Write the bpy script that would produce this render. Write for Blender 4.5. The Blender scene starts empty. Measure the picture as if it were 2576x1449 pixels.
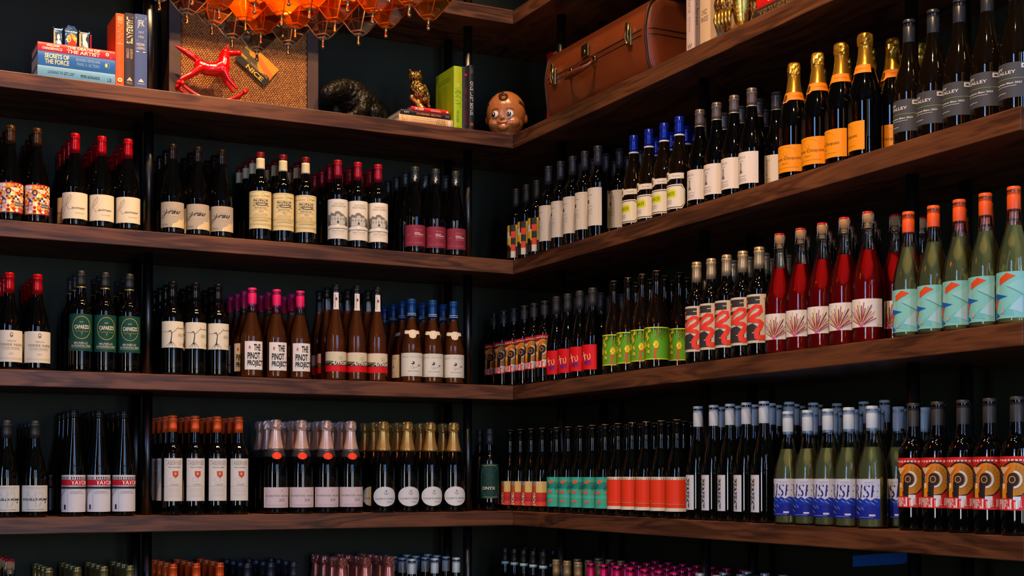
import bpy, bmesh, math, random
from mathutils import Vector, Matrix, Euler
S = bpy.context.scene
COL = S.collection
R = math.radians
PI = math.pi

# ------------------------------------------------------------------ camera, world, lights, exposure
cd = bpy.data.cameras.new('camera'); cam = bpy.data.objects.new('camera', cd); COL.objects.link(cam)
cam.location = (-2.3406, -4.5743, 1.5169)
cam.rotation_euler = (R(90 + 1.018), 0, R(-26.973))
cd.sensor_width = 36.0; cd.lens = 3470.6 / 2576 * 36
cd.shift_x = 0.00159; cd.shift_y = 0.15898
cd.clip_start = 0.05; cd.clip_end = 60
S.camera = cam
S.view_settings.view_transform = 'Standard'; S.view_settings.look = 'None'
S.view_settings.gamma = 1.0; S.view_settings.use_curve_mapping = False
S.view_settings.exposure = 0.0
S.cycles.max_bounces = 8; S.cycles.transparent_max_bounces = 24
S.cycles.transmission_bounces = 8; S.cycles.caustics_reflective = False; S.cycles.caustics_refractive = False
S.cycles.sample_clamp_indirect = 6.0
W = bpy.data.worlds.new('world'); S.world = W; W.use_nodes = True
W.node_tree.nodes['Background'].inputs[0].default_value = (0.5, 0.6, 0.8, 1)
W.node_tree.nodes['Background'].inputs[1].default_value = 0.02

WIN_STRENGTH = 15.0
def spot(name, loc, target, watts, col, ang=70, blend=0.6, size=0.03):
    l = bpy.data.lights.new(name, 'SPOT'); l.energy = watts; l.color = col
    l.spot_size = R(ang); l.spot_blend = blend; l.shadow_soft_size = size
    o = bpy.data.objects.new(name, l); COL.objects.link(o); o.location = loc
    o.rotation_euler = (Vector(target) - Vector(loc)).to_track_quat('-Z', 'Y').to_euler()
    return o
WARM = (1.0, 0.62, 0.30)
for (loc, tgt, w) in (((-1.5, -0.95, 4.45), (-2.15, 0.05, 2.4), 260),
                      ((-0.9, -0.95, 4.45), (-1.4, 0.05, 2.4), 210),
                      ((-0.25, -1.1, 4.45), (-0.5, 0.05, 2.4), 130),
                      ((-1.1, -1.0, 4.45), (0.05, -0.8, 2.6), 90),
                      ((-1.0, -2.3, 4.45), (0.05, -1.9, 2.2), 190),
                      ((-1.4, -3.2, 4.45), (0.05, -2.4, 1.5), 220)):
    spot('track_spot', loc, tgt, w, WARM)

# ------------------------------------------------------------------ materials
def lin(c):
    return tuple(((v / 255) / 12.92 if v / 255 <= 0.04045 else ((v / 255 + 0.055) / 1.055) ** 2.4) for v in c)
_M = {}
def pm(name, col, rough=0.5, metal=0.0, spec=0.5, coat=0.0, noise=0.0, nscale=60.0, bump=0.0, emit=None):
    """principled material with a faint procedural tone variation"""
    if name in _M: return _M[name]
    m = bpy.data.materials.new(name); m.use_nodes = True; _M[name] = m
    nt = m.node_tree; b = nt.nodes['Principled BSDF']
    b.inputs['Base Color'].default_value = (*col, 1); b.inputs['Roughness'].default_value = rough
    b.inputs['Metallic'].default_value = metal; b.inputs['Specular IOR Level'].default_value = spec
    b.inputs['Coat Weight'].default_value = coat
    if noise or bump:
        tc = nt.nodes.new('ShaderNodeTexCoord'); n = nt.nodes.new('ShaderNodeTexNoise')
        n.inputs['Scale'].default_value = nscale; n.inputs['Detail'].default_value = 4
        nt.links.new(tc.outputs['Object'], n.inputs['Vector'])
        if noise:
            mx = nt.nodes.new('ShaderNodeMix'); mx.data_type = 'RGBA'
            mx.inputs[6].default_value = (*[v * (1 - noise) for v in col], 1)
            mx.inputs[7].default_value = (*[min(1, v * (1 + noise)) for v in col], 1)
            nt.links.new(n.outputs['Fac'], mx.inputs[0]); nt.links.new(mx.outputs[2], b.inputs['Base Color'])
        if bump:
            bp = nt.nodes.new('ShaderNodeBump'); bp.inputs['Strength'].default_value = bump
            bp.inputs['Distance'].default_value = 0.002
            nt.links.new(n.outputs['Fac'], bp.inputs['Height']); nt.links.new(bp.outputs['Normal'], b.inputs['Normal'])
    return m
def ink(c, rough=0.55):
    """flat printed colour, sRGB 0-255"""
    return pm('print_%d_%d_%d_%d' % (*c, int(rough * 100)), lin(c), rough, spec=0.3, noise=0.04, nscale=220)

def walnut(name, dark, light, coord_scale=1.0):
    m = bpy.data.materials.new(name); m.use_nodes = True; nt = m.node_tree; L = nt.links
    b = nt.nodes['Principled BSDF']; b.inputs['Roughness'].default_value = 0.42; b.inputs['Specular IOR Level'].default_value = 0.35
    tc = nt.nodes.new('ShaderNodeTexCoord'); oi = nt.nodes.new('ShaderNodeObjectInfo')
    add = nt.nodes.new('ShaderNodeVectorMath'); add.operation = 'ADD'
    sc = nt.nodes.new('ShaderNodeMath'); sc.operation = 'MULTIPLY'; sc.inputs[1].default_value = 37.0
    L.new(oi.outputs['Random'], sc.inputs[0]); L.new(tc.outputs['Object'], add.inputs[0]); L.new(sc.outputs[0], add.inputs[1])
    mp = nt.nodes.new('ShaderNodeMapping'); mp.inputs['Scale'].default_value = (1.3, 5, 11)
    L.new(add.outputs[0], mp.inputs['Vector'])
    n1 = nt.nodes.new('ShaderNodeTexNoise'); n1.inputs['Scale'].default_value = 1.5; n1.inputs['Detail'].default_value = 3; n1.inputs['Distortion'].default_value = 0.8
    L.new(mp.outputs[0], n1.inputs['Vector'])
    # rings: bands of the low noise
    mul = nt.nodes.new('ShaderNodeMath'); mul.operation = 'MULTIPLY'; mul.inputs[1].default_value = 26.0
    L.new(n1.outputs['Fac'], mul.inputs[0])
    sn = nt.nodes.new('ShaderNodeMath'); sn.operation = 'SINE'; L.new(mul.outputs[0], sn.inputs[0])
    mp2 = nt.nodes.new('ShaderNodeMapping'); mp2.inputs['Scale'].default_value = (5, 90, 120); L.new(add.outputs[0], mp2.inputs['Vector'])
    n2 = nt.nodes.new('ShaderNodeTexNoise'); n2.inputs['Scale'].default_value = 1.2; n2.inputs['Detail'].default_value = 5
    L.new(mp2.outputs[0], n2.inputs['Vector'])
    n3 = nt.nodes.new('ShaderNodeTexNoise'); n3.inputs['Scale'].default_value = 2.2; n3.inputs['Detail'].default_value = 2
    L.new(add.outputs[0], n3.inputs['Vector'])
    a1 = nt.nodes.new('ShaderNodeMath'); a1.operation = 'MULTIPLY_ADD'; a1.inputs[1].default_value = 0.16; a1.inputs[2].default_value = 0.0
    L.new(sn.outputs[0], a1.inputs[0])
    a2 = nt.nodes.new('ShaderNodeMath'); a2.operation = 'MULTIPLY_ADD'; a2.inputs[1].default_value = 0.55
    L.new(n2.outputs['Fac'], a2.inputs[0]); L.new(a1.outputs[0], a2.inputs[2])
    a3 = nt.nodes.new('ShaderNodeMath'); a3.operation = 'MULTIPLY_ADD'; a3.inputs[1].default_value = 0.55
    L.new(n3.outputs['Fac'], a3.inputs[0]); L.new(a2.outputs[0], a3.inputs[2])
    cr = nt.nodes.new('ShaderNodeValToRGB'); cr.color_ramp.elements[0].position = 0.28; cr.color_ramp.elements[1].position = 0.82
    cr.color_ramp.elements[0].color = (*dark, 1); cr.color_ramp.elements[1].color = (*light, 1)
    L.new(a3.outputs[0], cr.inputs[0]); L.new(cr.outputs[0], b.inputs['Base Color'])
    bp = nt.nodes.new('ShaderNodeBump'); bp.inputs['Strength'].default_value = 0.15; bp.inputs['Distance'].default_value = 0.001
    L.new(n2.outputs['Fac'], bp.inputs['Height']); L.new(bp.outputs[0], b.inputs['Normal'])
    return m
M_WOOD = walnut('walnut', (0.030, 0.0098, 0.0048), (0.165, 0.059, 0.024))

def thin_glass(name, tint, gloss=1.0, milk=0.0, milkcol=None):
    """thin walled clear glass: tinted see-through plus fresnel gloss, a little scatter"""
    m = bpy.data.materials.new(name); m.use_nodes = True; nt = m.node_tree; L = nt.links
    nt.nodes.remove(nt.nodes['Principled BSDF']); out = nt.nodes['Material Output']
    tr = nt.nodes.new('ShaderNodeBsdfTransparent'); tr.inputs[0].default_value = (*tint, 1)
    gl = nt.nodes.new('ShaderNodeBsdfGlossy'); gl.inputs['Roughness'].default_value = 0.04
    fr = nt.nodes.new('ShaderNodeFresnel'); fr.inputs[0].default_value = 1.5
    mx = nt.nodes.new('ShaderNodeMixShader')
    last = tr
    if milk:
        tl = nt.nodes.new('ShaderNodeBsdfTranslucent'); tl.inputs[0].default_value = (*(milkcol or tint), 1)
        df = nt.nodes.new('ShaderNodeBsdfDiffuse'); df.inputs[0].default_value = (*(milkcol or tint), 1)
        m3 = nt.nodes.new('ShaderNodeMixShader'); m3.inputs[0].default_value = 0.4
        L.new(tl.outputs[0], m3.inputs[1]); L.new(df.outputs[0], m3.inputs[2])
        m2 = nt.nodes.new('ShaderNodeMixShader'); m2.inputs[0].default_value = milk
        L.new(tr.outputs[0], m2.inputs[1]); L.new(m3.outputs[0], m2.inputs[2]); last = m2
    L.new(fr.outputs[0], mx.inputs[0]); L.new(last.outputs[0], mx.inputs[1]); L.new(gl.outputs[0], mx.inputs[2])
    L.new(mx.outputs[0], out.inputs[0])
    return m
def wine_mat(name, col, scatter=0.25):
    m = bpy.data.materials.new(name); m.use_nodes = True; nt = m.node_tree; L = nt.links
    b = nt.nodes['Principled BSDF']; b.inputs['Base Color'].default_value = (*col, 1)
    b.inputs['Transmission Weight'].default_value = 1.0; b.inputs['IOR'].default_value = 1.34; b.inputs['Roughness'].default_value = 0.0
    out = nt.nodes['Material Output']
    tl = nt.nodes.new('ShaderNodeBsdfTranslucent'); tl.inputs[0].default_value = (*col, 1)
    df = nt.nodes.new('ShaderNodeBsdfDiffuse'); df.inputs[0].default_value = (*col, 1)
    m3 = nt.nodes.new('ShaderNodeMixShader'); L.new(tl.outputs[0], m3.inputs[1]); L.new(df.outputs[0], m3.inputs[2]); m3.inputs[0].default_value = 0.75
    mx = nt.nodes.new('ShaderNodeMixShader'); mx.inputs[0].default_value = scatter
    L.new(b.outputs[0], mx.inputs[1]); L.new(m3.outputs[0], mx.inputs[2]); L.new(mx.outputs[0], out.inputs[0])
    return m
G_DARK = pm('dark_bottle_glass', (0.0012, 0.0011, 0.0009), 0.035, spec=0.55)
G_GREEN = pm('dark_green_bottle_glass', (0.0014, 0.0017, 0.0008), 0.035, spec=0.55)
G_AMBER = pm('brown_bottle_glass', (0.0050, 0.0027, 0.0008), 0.035, spec=0.55)
G_CLEAR = thin_glass('clear_bottle_glass', (0.93, 0.95, 0.93))
W_ROSE = wine_mat('copper_rose_wine', lin((255, 124, 50)), 0.42)
W_PINK = wine_mat('red_pink_wine', lin((255, 30, 24)), 0.62)
W_WHITE = wine_mat('pale_white_wine', lin((255, 242, 146)), 0.38)

# ------------------------------------------------------------------ object helpers
def link(name, mesh, parent=None, loc=None):
    o = bpy.data.objects.new(name, mesh); COL.objects.link(o)
    if parent: o.parent = parent
    if loc: o.location = loc
    return o
def tag(o, label=None, cat=None, group=None, kind=None):
    if label: o['label'] = label
    if cat: o['category'] = cat
    if group: o['group'] = group
    if kind: o['kind'] = kind
    return o
def empty(name, loc=(0, 0, 0), rz=0.0):
    o = bpy.data.objects.new(name, None); COL.objects.link(o); o.location = loc; o.rotation_euler = (0, 0, rz)
    o.empty_display_size = 0.05
    return o
def mesh_of(name, bm, mats, smooth=False):
    me = bpy.data.meshes.new(name); bm.to_mesh(me); bm.free()
    for m in (mats if isinstance(mats, (list, tuple)) else [mats]): me.materials.append(m)
    if smooth:
        for p in me.polygons: p.use_smooth = True
    return me
def box(bm, x0, y0, z0, x1, y1, z1, mi=0, bevel=0.0):
    r = bmesh.ops.create_cube(bm, size=1.0)
    vs = r['verts']
    for v in vs:
        v.co = Vector(((x0 + x1) / 2 + v.co.x * (x1 - x0), (y0 + y1) / 2 + v.co.y * (y1 - y0), (z0 + z1) / 2 + v.co.z * (z1 - z0)))
    fs = {f for v in vs for f in v.link_faces}
    for f in fs: f.material_index = mi
    if bevel:
        es = list({e for v in vs for e in v.link_edges})
        rr = bmesh.ops.bevel(bm, geom=es, offset=bevel, segments=2, affect='EDGES', profile=0.6)
        for f in rr['faces']: f.material_index = mi
def lathe(bm, prof, seg=32, mi=0, close_bottom=True, close_top=True, jitter=None):
    rings = []
    for k, (r, z) in enumerate(prof):
        ring = []
        for i in range(seg):
            a = 2 * PI * i / seg
            rr = r + (jitter(k, i) if jitter else 0)
            ring.append(bm.verts.new((rr * math.cos(a), rr * math.sin(a), z)))
        rings.append(ring)
    for k in range(len(rings) - 1):
        for i in range(seg):
            f = bm.faces.new((rings[k][i], rings[k][(i + 1) % seg], rings[k + 1][(i + 1) % seg], rings[k + 1][i])); f.material_index = mi; f.smooth = True
    if close_bottom: f = bm.faces.new(list(reversed(rings[0]))); f.material_index = mi
    if close_top: f = bm.faces.new(rings[-1]); f.material_index = mi
    return rings
def tube(bm, pts, rad, seg=8, mi=0, closed=False, cap=True):
    pts = [Vector(p) for p in pts]; n = len(pts); rings = []
    up0 = None
    for k in range(n):
        if closed: d = pts[(k + 1) % n] - pts[k - 1]
        else: d = pts[min(k + 1, n - 1)] - pts[max(k - 1, 0)]
        d.normalize()
        if up0 is None:
            up0 = d.orthogonal().normalized()
        else:
            up0 = (up0 - d * up0.dot(d))
            up0 = up0.normalized() if up0.length > 1e-6 else d.orthogonal().normalized()
        s = d.cross(up0)
        r = rad[k] if isinstance(rad, (list, tuple)) else rad
        rings.append([bm.verts.new(pts[k] + (up0 * math.cos(2 * PI * i / seg) + s * math.sin(2 * PI * i / seg)) * r) for i in range(seg)])
    m = n if closed else n - 1
    for k in range(m):
        A, B = rings[k], rings[(k + 1) % n]
        for i in range(seg):
            f = bm.faces.new((A[i], A[(i + 1) % seg], B[(i + 1) % seg], B[i])); f.material_index = mi; f.smooth = True
    if cap and not closed:
        f = bm.faces.new(list(reversed(rings[0]))); f.material_index = mi
        f = bm.faces.new(rings[-1]); f.material_index = mi
def ellipsoid(bm, c, r, rot=None, sub=3, mi=0):
    rr = bmesh.ops.create_icosphere(bm, subdivisions=sub, radius=1.0)
    Mx = (rot.to_matrix() if rot else Matrix.Identity(3))
    for v in rr['verts']:
        v.co = Mx @ Vector((v.co.x * r[0], v.co.y * r[1], v.co.z * r[2])) + Vector(c)
    for f in {f for v in rr['verts'] for f in v.link_faces}: f.material_index = mi; f.smooth = True
def capsule(bm, a, b, ra, rb, n=6):
    a = Vector(a); b = Vector(b)
    for k in range(n + 1):
        t = k / n; r = ra + (rb - ra) * t
        rr = bmesh.ops.create_icosphere(bm, subdivisions=2, radius=r)
        for v in rr['verts']: v.co += a.lerp(b, t)
def chain(bm, pts, rads, n=6):
    for k in range(len(pts) - 1): capsule(bm, pts[k], pts[k + 1], rads[k], rads[k + 1], n)
def remeshed(name, bm, mats, voxel=0.004, smooth=6, dec=None):
    """fuse overlapping lumps into one continuous skin"""
    me = mesh_of(name + '_src', bm, mats)
    o = bpy.data.objects.new('tmp', me); COL.objects.link(o)
    m = o.modifiers.new('r', 'REMESH'); m.mode = 'VOXEL'; m.voxel_size = voxel
    s = o.modifiers.new('s', 'SMOOTH'); s.iterations = smooth; s.factor = 0.5
    dg = bpy.context.evaluated_depsgraph_get()
    out = bpy.data.meshes.new_from_object(o.evaluated_get(dg), depsgraph=dg); out.name = name
    bpy.data.objects.remove(o); bpy.data.meshes.remove(me)
    for p in out.polygons: p.use_smooth = True
    return out

# ------------------------------------------------------------------ flat print: 2-D art laid on a surface
_TX = {}
def text_geo(s, shear=0.0, bold=0.0):
    key = (s, shear, bold)
    if key not in _TX:
        cu = bpy.data.curves.new('t', 'FONT'); cu.body = s; cu.size = 1; cu.shear = shear; cu.offset = bold; cu.resolution_u = 3
        o = bpy.data.objects.new('t', cu); me = bpy.data.meshes.new_from_object(o)
        vs = [(v.co.x, v.co.y) for v in me.vertices]; fs = [tuple(p.vertices) for p in me.polygons]
        bpy.data.objects.remove(o); bpy.data.curves.remove(cu); bpy.data.meshes.remove(me)
        x0 = min(v[0] for v in vs); x1 = max(v[0] for v in vs); y0 = min(v[1] for v in vs); y1 = max(v[1] for v in vs)
        _TX[key] = ([((x - x0) / (x1 - x0), (y - y0) / (y1 - y0)) for x, y in vs], fs)
    return _TX[key]
def art_mesh(name, art, hw, h, fmap, cut=None, layer=0.00012, zcut=None, x0=None):
    """art coordinates: x -1..1 over the half width hw (m), y 0..1 over the height h (m).
    fmap(x_m, y_m, lift) gives the 3-D point"""
    mats = []; bm_all = bmesh.new()
    def mi(c):
        m = ink(c) if isinstance(c, tuple) else c
        if m not in mats: mats.append(m)
        return mats.index(m)
    for k, e in enumerate(art):
        bm = bmesh.new(); t = e[0]; c = mi(e[1])
        if t == 'r':
            a, b, cc, d = e[2:6]; P = [(a, b), (cc, b), (cc, d), (a, d)]
            bm.faces.new([bm.verts.new((p[0] * hw, p[1] * h, 0)) for p in P])
        elif t == 'p':
            bm.faces.new([bm.verts.new((p[0] * hw, p[1] * h, 0)) for p in e[2]])
        elif t == 'e':
            cx, cy, rx, ry = e[2:6]; n = 20
            bm.faces.new([bm.verts.new(((cx + rx * math.cos(2 * PI * i / n)) * hw, (cy + ry * math.sin(2 * PI * i / n)) * h, 0)) for i in range(n)])
        elif t == 'o':   # ring; optional arc in turns
            cx, cy, rx, ry, th = e[2:7]; a0, a1 = e[7] if len(e) > 7 else (0, 1); n = 24
            pr = None
            for i in range(n + 1):
                a = 2 * PI * (a0 + (a1 - a0) * i / n); ca, sa = math.cos(a), math.sin(a)
                ox, oy = cx * hw, cy * h
                q = (bm.verts.new((ox + rx * hw * ca, oy + ry * h * sa, 0)), bm.verts.new((ox + (rx * hw - th) * ca, oy + (ry * h - th) * sa, 0)))
                if pr: bm.faces.new((pr[0], q[0], q[1], pr[1]))
                pr = q
        elif t == 'l':   # stroke, width in m (or list)
            wd, P = e[2], [Vector((p[0] * hw, p[1] * h, 0)) for p in e[3]]
            pr = None
            for i, p in enumerate(P):
                d = (P[min(i + 1, len(P) - 1)] - P[max(i - 1, 0)]); d.normalize(); nn = Vector((-d.y, d.x, 0))
                ww = (wd[i] if isinstance(wd, (list, tuple)) else wd) / 2
                q = (bm.verts.new(p + nn * ww), bm.verts.new(p - nn * ww))
                if pr: bm.faces.new((pr[0], pr[1], q[1], q[0]))
                pr = q
        elif t == 't':   # text fitted in a box; optional dict(shear,bold,rot)
            s = e[2]; a, b, cc, d = e[3:7]; op = e[7] if len(e) > 7 else {}
            vs, fs = text_geo(s, op.get('shear', 0), op.get('bold', 0)); V = []
            for (x, y) in vs:
                if op.get('rot') == -90: x, y = y, 1 - x
                elif op.get('rot') == 90: x, y = 1 - y, x
                V.append(bm.verts.new(((a + x * (cc - a)) * hw, (b + y * (d - b)) * h, 0)))
            for f in fs:
                try: bm.faces.new([V[i] for i in f])
                except ValueError: pass
        bm.normal_update()
        for f in bm.faces:
            if f.normal.z < 0: f.normal_flip()
        if cut and t != 't':
            n = int(hw / cut) + 1
            for i in range(-n, n + 1):
                bmesh.ops.bisect_plane(bm, geom=bm.verts[:] + bm.edges[:] + bm.faces[:], plane_co=(i * cut, 0, 0), plane_no=(1, 0, 0))
        if zcut and t != 't':
            n = int(h / zcut)
            for i in range(1, n + 1):
                bmesh.ops.bisect_plane(bm, geom=bm.verts[:] + bm.edges[:] + bm.faces[:], plane_co=(0, i * zcut, 0), plane_no=(0, 1, 0))
        bmesh.ops.triangulate(bm, faces=[f for f in bm.faces if len(f.verts) > 4])
        lift = 0.0003 + k * layer if len(art) < 30 else 0.0003 + min(k, 30) * 0.00004 + k * 0.000006
        mp = {}
        for v in bm.verts: mp[v] = bm_all.verts.new(fmap(v.co.x, v.co.y, lift))
        for f in bm.faces:
            try:
                g = bm_all.faces.new([mp[v] for v in f.verts]); g.material_index = c; g.smooth = True
            except ValueError: pass
        bm.free()
    return mesh_of(name, bm_all, mats)

# ------------------------------------------------------------------ setting
Z = {'E': 0.9145, 'D': 1.3838, 'C': 1.8507, 'B': 2.3203, 'A': 2.7918, 'Z': 3.2592}
TH = 0.0529
YW, XW = 0.39, 0.43           # wall planes behind the two runs
CEIL = 5.7
M_WALL = pm('dark_green_paint', (0.0108, 0.0142, 0.0056), 0.62, spec=0.3, noise=0.12, nscale=7, bump=0.05)
M_CEIL = pm('dark_ceiling_paint', (0.02, 0.02, 0.018), 0.8)
M_FLOOR = walnut('floor_oak', (0.05, 0.028, 0.015), (0.16, 0.09, 0.05))
M_BACK = pm('dark_plaster', (0.030, 0.020, 0.014), 0.8, noise=0.1, nscale=3)
M_STEEL = pm('black_pipe_steel', (0.075, 0.076, 0.080), 0.33, metal=1.0, spec=0.5, coat=0.0, noise=0.2, nscale=40)
M_FRAME = pm('black_window_frame', (0.012, 0.012, 0.013), 0.45)
def slab(name, a, b, m, kind='structure'):
    bm = bmesh.new(); box(bm, *a, *b)
    o = link(name, mesh_of(name, bm, m))
    if kind: o['kind'] = kind
    return o
slab('floor', (-7.5, -9.2, -0.12), (XW, YW, 0.0), M_FLOOR)
slab('ceiling', (-7.5, -9.2, CEIL), (XW, YW, CEIL + 0.12), M_CEIL)
slab('wall_back', (-7.5, YW, 0), (XW + 0.15, YW + 0.15, CEIL), M_WALL)
slab('wall_right', (XW, -9.2, 0), (XW + 0.15, YW, CEIL), M_WALL)
# the street side: tall shop windows in the left wall and in the wall behind the camera
def wall_with_holes(name, x0, x1, zt, holes, t, m):
    bm = bmesh.new(); xs = x0
    for (a, b, c, d) in holes:
        box(bm, xs, -t, 0, a, 0, zt); box(bm, a, -t, 0, b, 0, c); box(bm, a, -t, d, b, 0, zt); xs = b
    box(bm, xs, -t, 0, x1, 0, zt)
    o = link(name, mesh_of(name, bm, m)); o['kind'] = 'structure'; return o
front_holes = [(-2.55, -1.75, 0.55, 5.3), (-0.70, 0.10, 0.55, 5.3)]
left_holes = [(5.0, 6.5, 0.55, 5.3)]
wf = wall_with_holes('wall_front', -7.5, XW, CEIL, front_holes, 0.2, M_BACK); wf.location = (0, -9.0, 0)
wl = wall_with_holes('wall_left', -YW - 0.15, 9.2, CEIL, left_holes, 0.2, M_BACK); wl.location = (-7.5, 0, 0); wl.rotation_euler = (0, 0, R(-90))
def window_light(name, low, high, strength):
    m = bpy.data.materials.new(name); m.use_nodes = True; nt = m.node_tree; L = nt.links
    nt.nodes.remove(nt.nodes['Principled BSDF']); out = nt.nodes['Material Output']
    em = nt.nodes.new('ShaderNodeEmission'); tc = nt.nodes.new('ShaderNodeTexCoord'); sp = nt.nodes.new('ShaderNodeSeparateXYZ')
    cr = nt.nodes.new('ShaderNodeValToRGB'); L.new(tc.outputs['Generated'], sp.inputs[0]); L.new(sp.outputs[2], cr.inputs[0])
    cr.color_ramp.elements[0].position = 0.25; cr.color_ramp.elements[0].color = (*low, 1)
    cr.color_ramp.elements[1].position = 0.55; cr.color_ramp.elements[1].color = (*high, 1)
    L.new(cr.outputs[0], em.inputs[0]); em.inputs[1].default_value = strength; L.new(em.outputs[0], out.inputs[0])
    return m
M_WIN = window_light('daylit_window', (0.86, 0.92, 0.98), (0.26, 0.50, 1.0), WIN_STRENGTH)
k = 0
for wall, hs in ((wf, front_holes), (wl, left_holes)):
    for (a, b, c, d) in hs:
        k += 1; bm = bmesh.new()
        bm.faces.new([bm.verts.new(p) for p in ((a, -0.12, c), (b, -0.12, c), (b, -0.12, d), (a, -0.12, d))])
        bm.normal_update()
        if bm.faces[:][0].normal.y < 0: bm.faces[:][0].normal_flip()
        w = link('window_%d' % k, mesh_of('pane', bm, M_WIN)); w['kind'] = 'structure'
        w.location = wall.location; w.rotation_euler = wall.rotation_euler
        bm = bmesh.new(); t = 0.06
        box(bm, a, -0.10, c, a + t, -0.02, d); box(bm, b - t, -0.10, c, b, -0.02, d)
        box(bm, a + t, -0.10, c, b - t, -0.02, c + t); box(bm, a + t, -0.10, d - t, b - t, -0.02, d)
        for zz in (1.55, 2.75, 4.0): box(bm, a + t, -0.10, zz, b - t, -0.02, zz + t)
        n = 3 if b - a > 1.2 else 2
        for q in range(1, n): xx = a + (b - a) * q / n; box(bm, xx - t * 0.7, -0.11, c + t, xx + t * 0.7, -0.015, d - t)
        link('window_frame', mesh_of('window_frame', bm, M_FRAME), w)
# unseen amber emitters added behind the camera for warm streaks on the bottles
M_GLOW = bpy.data.materials.new('added_amber_glow'); M_GLOW.use_nodes = True
_e = M_GLOW.node_tree.nodes['Principled BSDF']; _e.inputs['Emission Color'].default_value = (1.0, 0.36, 0.07, 1); _e.inputs['Emission Strength'].default_value = 7.0; _e.inputs['Base Color'].default_value = (0.6, 0.25, 0.05, 1)
for (x, y, z0, h_, lb) in ((-3.15, -6.4, 2.6, 1.1, 'added unseen amber glow tube behind the camera, middle one'), (-4.1, -7.0, 1.6, 1.0, 'added unseen amber glow tube behind the camera, left one'), (-2.95, -7.4, 3.8, 1.0, 'added unseen amber glow tube behind the camera, right one')):
    e = empty('added_glow_tube', (x, y, z0)); tag(e, lb, 'added light', 'added glow tubes behind the camera')
    bm = bmesh.new(); lathe(bm, [(0.05, 0), (0.085, 0.02), (0.095, h_ * 0.5), (0.07, h_)], 20); link('glow_tube', mesh_of('glow_tube', bm, M_GLOW), e)
    bm = bmesh.new(); lathe(bm, [(0.006, h_), (0.006, CEIL - z0)], 8); link('added_cord', mesh_of('added_cord', bm, M_FRAME), e)

# ------------------------------------------------------------------ shelf boards and pipe posts
LX0, RY0 = -2.45, -2.4185
def board(level, run):
    zt = Z[level]; bm = bmesh.new()
    if run == 'L':
        box(bm, -(0 - LX0) / 2, 0, -TH, (0 - LX0) / 2, YW, 0, bevel=0.0025); L = LX0
        o = link('shelf_board', mesh_of('shelf_board', bm, M_WOOD)); o.location = (LX0 / 2, 0, zt)
    else:
        half = (YW - RY0) / 2
        box(bm, -half, 0, -TH, half, XW, 0, bevel=0.0025)
        o = link('shelf_board', mesh_of('shelf_board', bm, M_WOOD)); o.rotation_euler = (0, 0, R(-90)); o.location = (0.0006, (YW + RY0) / 2 , zt)
    return o
ORD = {'Z': 'top', 'A': 'second from top', 'B': 'third from top', 'C': 'fourth from top', 'D': 'fifth from top', 'E': 'lowest'}
WHAT = {'Z': 'empty, at the ceiling end', 'A': 'holding books and curios', 'B': '', 'C': '', 'D': '', 'E': 'mostly below the frame'}
for lv in 'ZABCDE':
    for run, side in (('L', 'left'), ('R', 'right')):
        o = board(lv, run)
        tag(o, 'thick walnut shelf board on the %s wall, %s%s' % (side, ORD[lv], (', holding books and curios' if lv == 'A' and run == 'L' else '')), 'shelf', 'walnut shelf boards')
def post(x, y, label):
    e = empty('pipe_post', (x, y, 0))
    lv = [0.0] + [Z[k] for k in 'EDCBAZ'] + [CEIL]
    for i in range(len(lv) - 1):
        z0 = lv[i] + (0.0 if i == 0 else 0.0003); z1 = lv[i + 1] - (TH + 0.0003 if i < len(lv) - 2 else 0.0)
        bm = bmesh.new(); lathe(bm, [(0.0168, z0), (0.0168, z1)], 24)
        link('pipe_section', mesh_of('pipe_section', bm, M_STEEL), e)
    tag(e, label, 'post', 'black steel pipe posts')
POSTS = [(-1.326, 0.11), (-1.326, 0.29), (-0.137, 0.11), (-0.137, 0.29), (0.112, -0.168), (0.291, -0.168), (0.112, -1.074), (0.291, -1.074), (0.112, -1.969), (0.291, -1.969)]
for (px_, py_), lb in zip(POSTS, ('front black pipe post on the left wall, right of the upright blue book',
        'rear black pipe post on the left wall, right of the upright blue book',
        'front black pipe post of the left wall, nearest the corner',
        'rear black pipe post of the left wall, nearest the corner',
        'front black pipe post of the right wall, nearest the corner',
        'rear black pipe post of the right wall, nearest the corner',
        'front black pipe post in the middle of the right wall',
        'rear black pipe post in the middle of the right wall',
        'front black pipe post towards the right end of the right wall',
        'rear black pipe post towards the right end of the right wall')):
    post(px_, py_, lb)

# ------------------------------------------------------------------ bottles
def interp(P, z):
    if z <= P[0][1]: return P[0][0]
    for (r0, z0), (r1, z1) in zip(P, P[1:]):
        if z <= z1: return r0 + (r1 - r0) * ((z - z0) / (z1 - z0) if z1 > z0 else 1)
    return P[-1][0]
def curve(pts, n=5):
    """smooth a profile (Catmull-Rom through the points)"""
    out = []
    for i in range(len(pts) - 1):
        p0 = pts[max(i - 1, 0)]; p1 = pts[i]; p2 = pts[i + 1]; p3 = pts[min(i + 2, len(pts) - 1)]
        for k in range(n):
            t = k / n
            out.append(tuple(0.5 * (2 * p1[j] + (p2[j] - p0[j]) * t + (2 * p0[j] - 5 * p1[j] + 4 * p2[j] - p3[j]) * t * t + (3 * p1[j] - p0[j] - 3 * p2[j] + p3[j]) * t ** 3) for j in (0, 1)))
    out.append(pts[-1]); return out
def base_prof(r): return [(r * 0.72, 0.0), (r * 0.9, 0.0006), (r * 0.972, 0.003), (r, 0.009)]
def lip(nr, h): return [(nr, h - 0.017), (nr + 0.0012, h - 0.0155), (nr + 0.0014, h - 0.008), (nr + 0.0006, h - 0.006), (nr + 0.0004, h - 0.001), (nr - 0.001, h)]
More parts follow.
